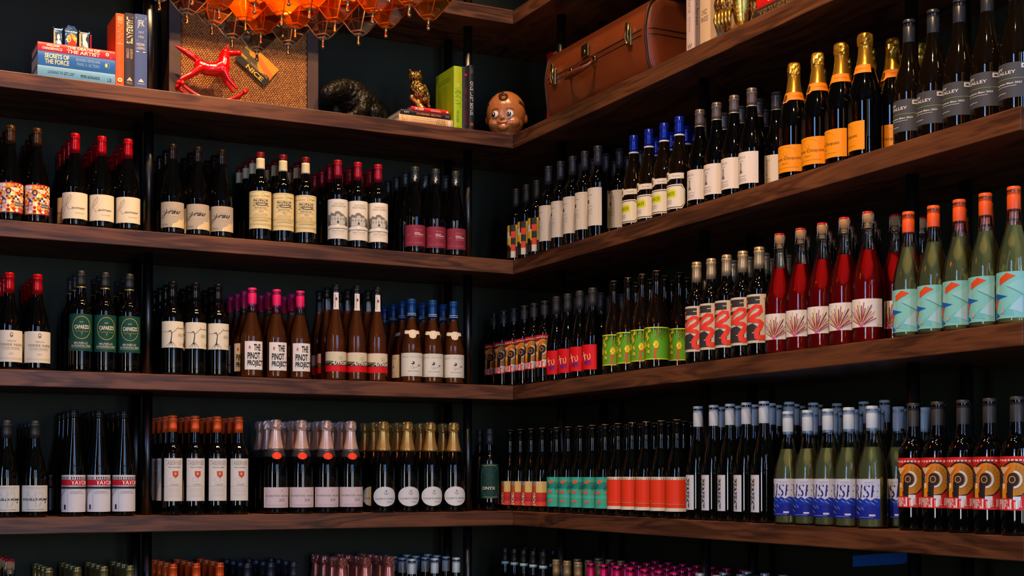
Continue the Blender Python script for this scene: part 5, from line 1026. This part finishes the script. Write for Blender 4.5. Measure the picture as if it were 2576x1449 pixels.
# ------------------------------------------------------------------ black animal sculpture
def critter():
    root = empty('animal_sculpture', (-0.565, 0.200, A + 0.0055), R(32))
    M = pm('blackened_bark_hide', (0.0055, 0.0038, 0.0026), 0.45, spec=0.25, noise=0.7, nscale=70, bump=1.0)
    M2 = pm('glossy_black_hide', (0.004, 0.004, 0.004), 0.16, spec=0.6, bump=0.15, nscale=20)
    bm = bmesh.new()
    ellipsoid(bm, (0.005, 0.0, 0.108), (0.082, 0.065, 0.064), Euler((0, R(14), 0)))
    chain(bm, [(-0.03, 0, 0.125), (-0.085, -0.005, 0.118), (-0.135, -0.01, 0.098)], [0.050, 0.040, 0.031])
    ellipsoid(bm, (-0.152, -0.010, 0.090), (0.026, 0.028, 0.026))
    for s in (-1, 1):
        chain(bm, [(0.0, s * 0.05, 0.095), (-0.03, s * 0.062, 0.048), (-0.075, s * 0.066, 0.020)], [0.036, 0.024, 0.018])
        ellipsoid(bm, (-0.092, s * 0.066, 0.014), (0.026, 0.018, 0.014))
        ellipsoid(bm, (-0.075, s * 0.030, 0.142), (0.010, 0.006, 0.012))
        chain(bm, [(0.075, s * 0.045, 0.07), (0.085, s * 0.055, 0.02)], [0.032, 0.019])
    chain(bm, [(0.06, 0, 0.10), (0.115, 0, 0.075)], [0.058, 0.05])
    me = remeshed('body', bm, M, 0.0035, 3); rr = random.Random(9)
    from mathutils import noise as mn
    for v in me.vertices: v.co += v.normal * (0.0045 * mn.noise(v.co * 75) + 0.003 * mn.noise(v.co * 190))
    link('body', me, root)
    bm = bmesh.new()
    ellipsoid(bm, (0.145, 0.0, 0.068), (0.066, 0.06, 0.066), Euler((0, R(20), 0)))
    ellipsoid(bm, (0.165, 0.04, 0.036), (0.040, 0.05, 0.034))
    link('hindquarters', remeshed('hindquarters', bm, M2, 0.005, 4), root)
    for s in (-1, 1):
        bm = bmesh.new(); ellipsoid(bm, (-0.125, -0.01 + s * 0.0265, 0.110), (0.005, 0.004, 0.005), sub=2)
        link('eye', mesh_of('eye', bm, pm('black_bead', (0.003, 0.003, 0.003), 0.05)), root)
    tag(root, 'black bark-textured animal sculpture crouching beside the rattan suitcase', 'sculpture')
critter()

# ------------------------------------------------------------------ gold owl
def gold(name, scale, strength):
    m = bpy.data.materials.new(name); m.use_nodes = True; nt = m.node_tree; L = nt.links; b = nt.nodes['Principled BSDF']
    b.inputs['Metallic'].default_value = 0.85; b.inputs['Roughness'].default_value = 0.30
    tc = nt.nodes.new('ShaderNodeTexCoord'); mp = nt.nodes.new('ShaderNodeMapping'); mp.inputs['Scale'].default_value = (1, 1, 0.6); v = nt.nodes.new('ShaderNodeTexVoronoi'); v.inputs['Scale'].default_value = scale
    L.new(tc.outputs['Object'], mp.inputs[0]); L.new(mp.outputs[0], v.inputs['Vector'])
    cr = nt.nodes.new('ShaderNodeValToRGB'); cr.color_ramp.elements[0].color = (0.62, 0.33, 0.08, 1); cr.color_ramp.elements[1].color = (0.10, 0.035, 0.008, 1)
    cr.color_ramp.elements[0].position = 0.15; cr.color_ramp.elements[1].position = 0.75
    L.new(v.outputs['Distance'], cr.inputs[0]); L.new(cr.outputs[0], b.inputs['Base Color'])
    bp = nt.nodes.new('ShaderNodeBump'); bp.inputs['Strength'].default_value = strength; bp.inputs['Distance'].default_value = 0.004; bp.invert = True
    L.new(v.outputs['Distance'], bp.inputs['Height']); L.new(bp.outputs[0], b.inputs['Normal'])
    return m
M_OWL = gold('antique_gold_feathers', 150, 1.0); M_GOLD = pm('antique_gold', (0.50, 0.25, 0.06), 0.3, metal=0.9, noise=0.5, nscale=45, bump=0.4)
def owl():
    root = empty('owl_figurine', (-0.338, 0.082, A + 0.0637)); root.rotation_euler = (0, 0, R(-12))
    bm = bmesh.new()
    chain(bm, [(-0.018, 0, 0.088), (-0.006, 0, 0.068), (0.008, 0, 0.046)], [0.0275, 0.028, 0.017])
    ellipsoid(bm, (-0.024, -0.002, 0.126), (0.0265, 0.0255, 0.0225))
    for s in (-1, 1): chain(bm, [(-0.024 + s * 0.015, 0, 0.142), (-0.024 + s * 0.021, 0, 0.154)], [0.007, 0.002])
    link('body', remeshed('body', bm, M_OWL, 0.0025, 3), root)
    for s in (-1, 1):
        bm = bmesh.new(); chain(bm, [(0.000 + s * 0.010, -0.006 + s * 0.013 + 0.008, 0.092), (0.014 + s * 0.008, s * 0.013 + 0.004, 0.062), (0.030, s * 0.010 + 0.006, 0.020)], [0.015, 0.0135, 0.004])
        link('wing', remeshed('wing', bm, M_OWL, 0.0025, 3), root)
        bm = bmesh.new(); ellipsoid(bm, (-0.026 + s * 0.0105, -0.0225, 0.128), (0.0075, 0.004, 0.0075), sub=2); ellipsoid(bm, (-0.026 + s * 0.0105, -0.0262, 0.128), (0.0035, 0.002, 0.0035), sub=2)
        link('eye', mesh_of('eye', bm, M_GOLD, True), root)
    bm = bmesh.new(); lathe(bm, [(0.0042, 0.0), (0.0036, 0.006), (0.0006, 0.012)], 10)
    for v in bm.verts: v.co = Vector((-0.026 + v.co.x, -0.0265 - v.co.y * 0.6, 0.124 - v.co.z * 0.8))
    link('beak', mesh_of('beak', bm, M_GOLD, True), root)
    bm = bmesh.new()
    chain(bm, [(-0.004, 0, 0.050), (-0.012, 0, 0.026), (0.0, 0, 0.008)], [0.011, 0.0135, 0.018])
    chain(bm, [(-0.012, 0, 0.030), (-0.034, -0.004, 0.046)], [0.010, 0.0085]); ellipsoid(bm, (-0.037, -0.004, 0.050), (0.0105, 0.010, 0.011))
    ellipsoid(bm, (0.006, 0, 0.0055), (0.034, 0.026, 0.0058))
    link('branch', remeshed('branch', bm, M_GOLD, 0.0025, 2), root)
    tag(root, 'small gold owl figurine perched on a branch on the red book', 'figurine')
owl()

# ------------------------------------------------------------------ ceramic doll head
def doll():
    root = empty('doll_head', (0.012, 0.083, A)); root.rotation_euler = (0, 0, R(-38))
    SK = pm('glazed_brown_skin', lin((172, 104, 56)), 0.28, coat=0.5, noise=0.12, nscale=14)
    HB = pm('glazed_brown_hair', lin((70, 34, 18)), 0.25, coat=0.5)
    bm = bmesh.new()
    ellipsoid(bm, (0, 0, 0.098), (0.076, 0.077, 0.085)); ellipsoid(bm, (0, -0.008, 0.058), (0.067, 0.063, 0.052))
    for s in (-1, 1):
        ellipsoid(bm, (s * 0.034, -0.043, 0.052), (0.026, 0.024, 0.022))       # cheeks
        ellipsoid(bm, (s * 0.074, 0.010, 0.078), (0.009, 0.014, 0.018))        # ears
    ellipsoid(bm, (0, -0.071, 0.064), (0.0085, 0.010, 0.0075)); ellipsoid(bm, (0, -0.064, 0.032), (0.020, 0.014, 0.014))
    ellipsoid(bm, (0, -0.069, 0.0475), (0.017, 0.008, 0.005))
    lathe(bm, [(0.040, 0.0), (0.043, 0.004), (0.045, 0.02)], 24)
    link('face', remeshed('face', bm, SK, 0.0032, 4), root)
    def on_face(x, z, push=0.0):     # point on the face front
        best = -1
        for (c, r) in (((0, 0, 0.098), (0.076, 0.077, 0.085)), ((0, -0.008, 0.058), (0.067, 0.063, 0.052))):
            q = 1 - ((x - c[0]) / r[0]) ** 2 - ((z - c[2]) / r[2]) ** 2
            if q > 0: best = max(best, r[1] * math.sqrt(q) - c[1])
        return Vector((x, -best - push, z))
    WH_, BK_ = pm('eye_white', lin((232, 222, 208)), 0.15, coat=0.6), pm('eye_black', (0.006, 0.005, 0.005), 0.1, coat=0.6)
    for s in (-1, 1):
        c = on_face(s * 0.0285, 0.080); n = Euler((0, 0, R(s * 24)))
        bm = bmesh.new(); ellipsoid(bm, c + Vector((0, 0.001, 0)), (0.0135, 0.0050, 0.0130), n)
        e = link('eye', mesh_of('eye', bm, WH_, True), root)
        off = n.to_matrix() @ Vector((-0.0048, -0.0038, -0.001))
        bm = bmesh.new(); ellipsoid(bm, c + off, (0.0076, 0.0028, 0.0095), n); link('pupil', mesh_of('pupil', bm, BK_, True), e)
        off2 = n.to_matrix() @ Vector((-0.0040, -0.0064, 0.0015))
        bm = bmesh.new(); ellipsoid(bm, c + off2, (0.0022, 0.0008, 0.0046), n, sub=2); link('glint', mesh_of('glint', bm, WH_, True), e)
        bm = bmesh.new(); tube(bm, [on_face(s * (0.0285 + 0.013 * math.cos(a)), 0.096 + 0.005 * math.sin(a), 0.0006) for a in [PI * i / 8 for i in range(9)]], 0.0009, 5)
        link('eyebrow', mesh_of('eyebrow', bm, HB), root)
    bm = bmesh.new(); tube(bm, [Vector((x, -0.0772 + 9 * x * x, 0.0445 + 14 * x * x)) for x in [-0.021 + 0.0042 * i for i in range(11)]], 0.0013, 6)
    link('mouth', mesh_of('mouth', bm, pm('red_lip_glaze', lin((120, 26, 14)), 0.3)), root)
    pts = []; rad = []
    for i in range(22):
        t = i / 21; a = PI * 0.6 + t * PI * 2.2; rr = 0.017 * (1 - 0.62 * t)
        x = 0.004 + rr * math.cos(a); z = 0.148 + rr * math.sin(a); p = on_face(x, z, 0.001); pts.append(p); rad.append(0.0068 * (1 - 0.45 * t))
    bm = bmesh.new(); tube(bm, pts, rad, 10); link('hair_curl', mesh_of('hair_curl', bm, HB, True), root)
    for s in (-1, 1):
        bm = bmesh.new(); chain(bm, [(s * 0.056, -0.036, 0.128), (s * 0.066, -0.018, 0.118), (s * 0.071, 0.0, 0.106)], [0.010, 0.0085, 0.006])
        link('hair_tuft', remeshed('hair_tuft', bm, HB, 0.003, 3), root)
    bm = bmesh.new(); ellipsoid(bm, (0, 0.012, 0.150), (0.050, 0.052, 0.034)); link('hair_cap', remeshed('hair_cap', bm, HB, 0.004, 4), root)
    tag(root, 'glazed brown ceramic doll head with side-glancing eyes, at the corner', 'doll head')
doll()
bm = bmesh.new()
chain(bm, [(0, 0, 0.007), (0.03, 0.018, 0.011), (0.075, 0.032, 0.008), (0.11, 0.05, 0.006)], [0.006, 0.010, 0.008, 0.004])
o = link('driftwood', remeshed('driftwood', bm, pm('grey_driftwood', lin((140, 124, 92)), 0.8, noise=0.4, nscale=50, bump=0.5), 0.003, 2)); o.location = (0.068, -0.018, A - 0.0005); o.rotation_euler = (0, 0, R(-100))
tag(o, 'pale driftwood piece lying behind the doll head', 'driftwood')

# ------------------------------------------------------------------ leather suitcase on the right wall
def suitcase():
    root = empty('leather_suitcase', (0, -0.53, A))
    LEA = pm('tan_case_leather', lin((118, 54, 22)), 0.38, spec=0.4, coat=0.1, noise=0.28, nscale=9, bump=0.08)
    DRK = pm('dark_edge_leather', lin((52, 26, 16)), 0.4, noise=0.2, nscale=30)
    STR = pm('strap_leather', lin((98, 40, 18)), 0.4, coat=0.1, noise=0.25, nscale=40, bump=0.15)
    BRS = pm('aged_brass', (0.36, 0.25, 0.10), 0.28, metal=1.0, noise=0.4, nscale=60)
    prof = [(0.110, 0.0), (0.075, 0.006), (0.052, 0.026), (0.040, 0.060), (0.034, 0.105), (0.030, 0.150), (0.034, 0.185), (0.044, 0.226), (0.064, 0.250), (0.100, 0.260), (0.345, 0.256), (0.372, 0.235), (0.380, 0.15), (0.376, 0.03), (0.350, 0.0)]
    cx, cz = 0.21, 0.13; half = 0.335
    def outline(scale, grow=0.0): return [(cx + (x - cx) * scale, cz + (z - cz) * scale) for x, z in prof]
    prof_s = []
    n = len(prof)
    for i in range(n):
        p0, p1, p2, p3 = prof[i - 1], prof[i], prof[(i + 1) % n], prof[(i + 2) % n]
        for k in range(4):
            t = k / 4; prof_s.append(tuple(0.5 * (2 * p1[j] + (p2[j] - p0[j]) * t + (2 * p0[j] - 5 * p1[j] + 4 * p2[j] - p3[j]) * t * t + (3 * p1[j] - p0[j] - 3 * p2[j] + p3[j]) * t ** 3) for j in (0, 1)))
    prof_s = [(x, max(z, 0.0)) for x, z in prof_s]
    bm = bmesh.new(); rings = []
    for (y, s) in [(-half - 0.010, 0.80), (-half - 0.007, 0.93), (-half, 0.985), (-half + 0.012, 1.0), (half - 0.012, 1.0), (half, 0.985), (half + 0.007, 0.93), (half + 0.010, 0.80)]:
        rings.append([bm.verts.new((cx + (x - cx) * s, y, max(cz + (z - cz) * s, 0.0004))) for x, z in prof_s])
    m = len(prof_s)
    for a, b in zip(rings, rings[1:]):
        for i in range(m): bm.faces.new((a[i], a[(i + 1) % m], b[(i + 1) % m], b[i])).smooth = True
    bm.faces.new(rings[0]); bm.faces.new(list(reversed(rings[-1])))
    bmesh.ops.recalc_face_normals(bm, faces=bm.faces[:])
    link('shell', mesh_of('shell', bm, LEA), root)
    for y in (-half + 0.001, half - 0.001):
        bm = bmesh.new(); tube(bm, [(cx + (x - cx) * 0.998, y, max(cz + (z - cz) * 0.998, 0.004)) for x, z in prof_s], 0.0042, 8, closed=True)
        link('edge_piping', mesh_of('edge_piping', bm, DRK), root)
    # seam strip round front and ends
    for dz, r, mm, nm in ((0.0, 0.0022, DRK, 'seam_piping'), (-0.018, 0.0018, DRK, 'seam_piping'), ):
        bm = bmesh.new(); z = 0.155 + dz
        fx = 0.0300 if dz == 0 else 0.0305
        pts = [(0.36, -half - 0.011, z), (0.20, -half - 0.0115, z), (0.060, -half - 0.010, z), (0.042, -half - 0.006, z), (fx + 0.003, -half + 0.010, z)] + [(fx, -half + 0.03 + k * (2 * half - 0.06) / 8, z) for k in range(9)] + [(fx + 0.003, half - 0.01, z), (0.045, half + 0.006, z), (0.07, half + 0.010, z), (0.34, half + 0.011, z)]
        tube(bm, pts, r, 6); link(nm, mesh_of(nm, bm, mm), root)
    # latches
    for y in (0.262, -0.245):
        bm = bmesh.new(); box(bm, 0.0215, y - 0.013, 0.120, 0.0335, y + 0.013, 0.180, bevel=0.004)
        lt = link('latch', mesh_of('latch', bm, BRS), root)
        bm = bmesh.new(); tube(bm, [(0.020, y - 0.008, 0.128), (0.014, y - 0.008, 0.150), (0.018, y - 0.008, 0.184), (0.018, y + 0.008, 0.184), (0.014, y + 0.008, 0.150), (0.020, y + 0.008, 0.128)], 0.0030, 8, closed=True)
        link('latch_loop', mesh_of('latch_loop', bm, BRS), lt)
        bm = bmesh.new(); box(bm, 0.0150, y - 0.008, 0.178, 0.0240, y + 0.008, 0.196, bevel=0.003); link('latch_hook', mesh_of('latch_hook', bm, BRS), lt)
    # centre lock flap
    def pad(y0, y1, z0, z1, x, t, name, mat, round_bottom=True):
        bm = bmesh.new(); w = (y1 - y0) / 2; cy = (y0 + y1) / 2; pts = [(y0, z1), (y0, z0 + w * 0.9)]
        if round_bottom: pts += [(cy - w * math.cos(a), z0 + w * 0.9 - w * 0.9 * math.sin(a)) for a in [PI * k / 10 for k in range(1, 10)]]
        else: pts = [(y0, z1), (y0, z0), (y1, z0)]
        if round_bottom: pts += [(y1, z0 + w * 0.9)]
        pts += [(y1, z1)]
        fr = lambda z: 0.030 + 4.2 * max(0.0, (abs(z - 0.15)) - 0.02) ** 1.9
        A_ = [bm.verts.new((fr(z) - x - t, y, z)) for y, z in pts]; B_ = [bm.verts.new((fr(z) - x + 0.004, y, z)) for y, z in pts]
        bm.faces.new(A_); bm.faces.new(list(reversed(B_)))
        for i in range(len(pts)): bm.faces.new((A_[i - 1], A_[i], B_[i], B_[i - 1]))
        bmesh.ops.recalc_face_normals(bm, faces=bm.faces[:])
        bmesh.ops.triangulate(bm, faces=[f for f in bm.faces if len(f.verts) > 4])
        return link(name, mesh_of(name, bm, mat), root)
    pad(-0.005, 0.085, 0.145, 0.240, 0.0010, 0.003, 'lock_flap', STR, False)
    bm = bmesh.new(); box(bm, 0.0215, 0.015, 0.160, 0.0290, 0.062, 0.205, bevel=0.003); lk = link('lock_plate', mesh_of('lock_plate', bm, BRS), root)
    bm = bmesh.new(); ellipsoid(bm, (0.0215, 0.038, 0.178), (0.003, 0.006, 0.008), sub=2); link('keyhole_cover', mesh_of('keyhole_cover', bm, BRS, True), lk)
    pad(0.095, 0.165, 0.050, 0.155, 0.0010, 0.003, 'handle_pad', STR)
    pad(-0.035, 0.030, 0.050, 0.155, 0.0010, 0.003, 'handle_pad', STR)
    for y in (0.142, -0.020):
        bm = bmesh.new(); tube(bm, [(0.024 + 0.0 , y + 0.012 * math.cos(a), 0.136 + 0.013 * math.sin(a)) for a in [2 * PI * k / 14 for k in range(14)]], 0.0026, 6, closed=True)
        link('handle_ring', mesh_of('handle_ring', bm, BRS), root)
    pts = [(0.020, 0.142, 0.132), (0.008, 0.138, 0.118), (-0.006, 0.120, 0.108), (-0.014, 0.090, 0.103), (-0.016, 0.061, 0.102), (-0.014, 0.032, 0.103), (-0.006, 0.002, 0.108), (0.008, -0.016, 0.118), (0.020, -0.020, 0.132)]
    bm = bmesh.new(); tube(bm, pts, [0.0045, 0.0065, 0.0095, 0.0115, 0.0120, 0.0115, 0.0095, 0.0065, 0.0045], 10)
    link('handle', mesh_of('handle', bm, STR, True), root)
    tag(root, 'worn tan leather suitcase lying on the right wall beside the pale books', 'suitcase')
suitcase()

# ------------------------------------------------------------------ gold eagle
def eagle():
    root = empty('eagle_figurine', (0.055, -1.325, A)); root.rotation_euler = (0, 0, R(-70))
    ME = gold('gold_plumage', 115, 1.0); M2 = pm('bright_gold', (0.62, 0.36, 0.07), 0.25, metal=0.95, noise=0.4, nscale=40, bump=0.5)
    bm = bmesh.new()
    chain(bm, [(0.015, 0, 0.035), (0.012, 0, 0.10), (0.020, 0, 0.150)], [0.024, 0.034, 0.022])
    chain(bm, [(0.020, 0, 0.150), (0.020, -0.012, 0.185)], [0.021, 0.019])
    link('body', remeshed('body', bm, M2, 0.003, 3), root)
    bm = bmesh.new(); chain(bm, [(-0.022, -0.022, 0.135), (-0.032, -0.026, 0.095), (-0.026, -0.022, 0.020)], [0.026, 0.036, 0.010]); 
    for v in bm.verts: v.co.y = -0.024 + (v.co.y + 0.024) * 0.45
    link('wing', remeshed('wing', bm, ME, 0.003, 2), root)
    for k in range(5):
        bm = bmesh.new(); x = -0.052 + k * 0.012
        tube(bm, [(x + 0.004, -0.040, 0.072), (x, -0.041, 0.045), (x + 0.004, -0.036, 0.012 - 0.002 * (k % 2))], [0.004, 0.0058, 0.002], 8)
        link('feather', mesh_of('feather', bm, M2, True), root)
    bm = bmesh.new(); chain(bm, [(0.060, 0.0, 0.135), (0.066, 0.002, 0.095), (0.056, 0.0, 0.02)], [0.022, 0.030, 0.009])
    for v in bm.verts: v.co.y *= 0.45
    link('wing', remeshed('wing', bm, ME, 0.003, 2), root)
    bm = bmesh.new(); chain(bm, [(0.020, -0.026, 0.186), (0.020, -0.040, 0.178)], [0.008, 0.002]); link('beak', remeshed('beak', bm, M2, 0.002, 2), root)
    bm = bmesh.new(); lathe(bm, [(0.040, 0.0), (0.040, 0.010), (0.034, 0.014), (0.022, 0.034)], 20)
    for v in bm.verts: v.co.x += 0.015
    link('base', mesh_of('base', bm, M2), root)
    tag(root, 'gold eagle figurine with folded wings in front of the cream book', 'figurine')
eagle()

# ------------------------------------------------------------------ chandelier of glass pendants
def chandelier():
    zc = 2.62
    clear = [(-1.606, -1.291), (-1.524, -1.224), (-1.447, -1.167), (-1.373, -1.088), (-1.285, -1.013), (-1.227, -1.102), (-1.164, -1.195), (-1.092, -1.263)]
    amber = [(-1.546, -1.363), (-1.463, -1.294), (-1.398, -1.374), (-1.381, -1.237), (-1.318, -1.158), (-1.343, -1.466), (-1.313, -1.316), (-1.268, -1.395), (-1.254, -1.242), (-1.203, -1.485), (-1.179, -1.328), (-1.120, -1.434), (-1.051, -1.349)]
    # the rest of the square grid, out of the frame above
    c0 = Vector((-1.285, -1.013)); a = Vector((-0.080, -0.0695)); b = Vector((0.061, -0.088))
    for i in range(6):
        for j in range(6):
            p = c0 + a * i + b * j
            if all((p - Vector(q)).length > 0.075 for q in clear + amber): amber.append((p.x, p.y))
    cen = c0 + a * 2.5 + b * 2.5
    root = empty('glass_chandelier', (cen.x, cen.y, zc))
    GA = thin_glass('amber_chandelier_glass', lin((255, 196, 92)), milk=0.34, milkcol=lin((255, 140, 14)))
    GC = thin_glass('clear_chandelier_glass', lin((250, 238, 224)), milk=0.05, milkcol=lin((255, 220, 190)))
    EA = pm('amber_glass_edge', lin((246, 104, 14)), 0.1, coat=0.6); EC = pm('pale_glass_edge', lin((226, 176, 130)), 0.1, coat=0.6)
    BR = pm('polished_brass', (0.72, 0.52, 0.24), 0.22, metal=1.0, noise=0.15, nscale=60)
    ang0 = math.atan2(a.y, a.x)
    prof = [(0.0115, 0.026), (0.0215, 0.0325), (0.0690, 0.088), (0.0290, 0.142)]
    def piece_mesh(g, e):
        bm = bmesh.new(); rings = []
        for (r, z) in prof: rings.append([bm.verts.new((r * math.cos(ang0 + PI / 4 + k * PI / 2), r * math.sin(ang0 + PI / 4 + k * PI / 2), z)) for k in range(4)])
        for p, q in zip(rings, rings[1:]):
            for k in range(4): bm.faces.new((p[k], p[(k + 1) % 4], q[(k + 1) % 4], q[k]))
        bm.faces.new(list(reversed(rings[0])))
        C_ = [[v.co.copy() for v in r] for r in rings]
        for k in range(4):
            tube(bm, [C_[i][k] for i in range(4)], [0.0016, 0.0016, 0.0019, 0.0014], 6, mi=1)
            for i, rr in ((0, 0.0022), (1, 0.0018), (2, 0.0016)): tube(bm, [C_[i][k], C_[i][(k + 1) % 4]], rr, 6, mi=1)
        return mesh_of('glass_shade', bm, [g, e])
    def fin_mesh():
        bm = bmesh.new(); lathe(bm, [(0.0032, 0.0), (0.0046, 0.002), (0.0044, 0.006), (0.0030, 0.014), (0.0036, 0.020), (0.0066, 0.0245), (0.0068, 0.0258), (0.0018, 0.0262), (0.0013, 0.030), (0.0013, 0.175)], 14)
        return mesh_of('finial', bm, BR)
    mA, mC, mF = piece_mesh(GA, EA), piece_mesh(GC, EC), fin_mesh()
    for L_, mm in ((clear, mC), (amber, mA)):
        for (x, y) in L_:
            p = link('glass_shade', mm, root, (x - cen.x, y - cen.y, 0)); link('finial', mF, p)
    bm = bmesh.new()
    for i in range(6):
        p0 = a * (i - 2.5) - b * 2.9; p1 = a * (i - 2.5) + b * 2.9; q0 = b * (i - 2.5) - a * 2.9; q1 = b * (i - 2.5) + a * 2.9
        tube(bm, [(p0.x, p0.y, 0.175), (p1.x, p1.y, 0.175)], 0.005, 8); tube(bm, [(q0.x, q0.y, 0.175), (q1.x, q1.y, 0.175)], 0.005, 8)
    link('frame', mesh_of('frame', bm, BR), root)
    bm = bmesh.new(); tube(bm, [(0, 0, 0.175), (0, 0, CEIL - zc)], 0.008, 10); link('hanging_rod', mesh_of('hanging_rod', bm, BR), root)
    tag(root, 'hanging chandelier of amber and clear faceted glass pendants with brass finials', 'chandelier')
    for (dx, dy) in ((-0.1, -0.02), (0.1, -0.06), (-0.02, 0.12)):
        l = bpy.data.lights.new('chandelier_bulb', 'POINT'); l.energy = 5.0; l.color = (1.0, 0.66, 0.32); l.shadow_soft_size = 0.02
        o = bpy.data.objects.new('chandelier_bulb', l); COL.objects.link(o); o.location = (cen.x + dx, cen.y + dy, zc + 0.13)
chandelier()

# ------------------------------------------------------------------ painter's tape on the right wall under the fourth shelf
def tape():
    bm = bmesh.new(); n = 12; y0, y1 = -1.383, -1.612; pr = None
    for i in range(n + 1):
        t = i / n; y = y0 + (y1 - y0) * t; zc = 1.262 + 0.0225 * t; lift = 0.004 + 0.010 * max(0, t - 0.75) ** 1.2 + 0.012 * max(0, 0.2 - t)
        h = 0.0165 * (1 - 0.35 * max(0, (t - 0.92) / 0.08)); ex = 0.004 * (1 if i in (0, n) else 0)
        q = [bm.verts.new((XW - lift - d, y, zc + s * h)) for d in (0, 0.0006) for s in (-1, 1)]
        if pr:
            for k in ((0, 1), (1, 3), (3, 2), (2, 0)): bm.faces.new((pr[k[0]], pr[k[1]], q[k[1]], q[k[0]]))
        else: bm.faces.new((q[0], q[1], q[3], q[2]))
        pr = q
    bm.faces.new((pr[0], pr[2], pr[3], pr[1]))
    bmesh.ops.recalc_face_normals(bm, faces=bm.faces[:])
    o = link('tape_strip', mesh_of('tape_strip', bm, pm('blue_masking_tape', lin((10, 84, 178)), 0.6, noise=0.08, nscale=80)))
    tag(o, 'strip of blue masking tape stuck on the wall under the fourth shelf', 'tape')
tape()
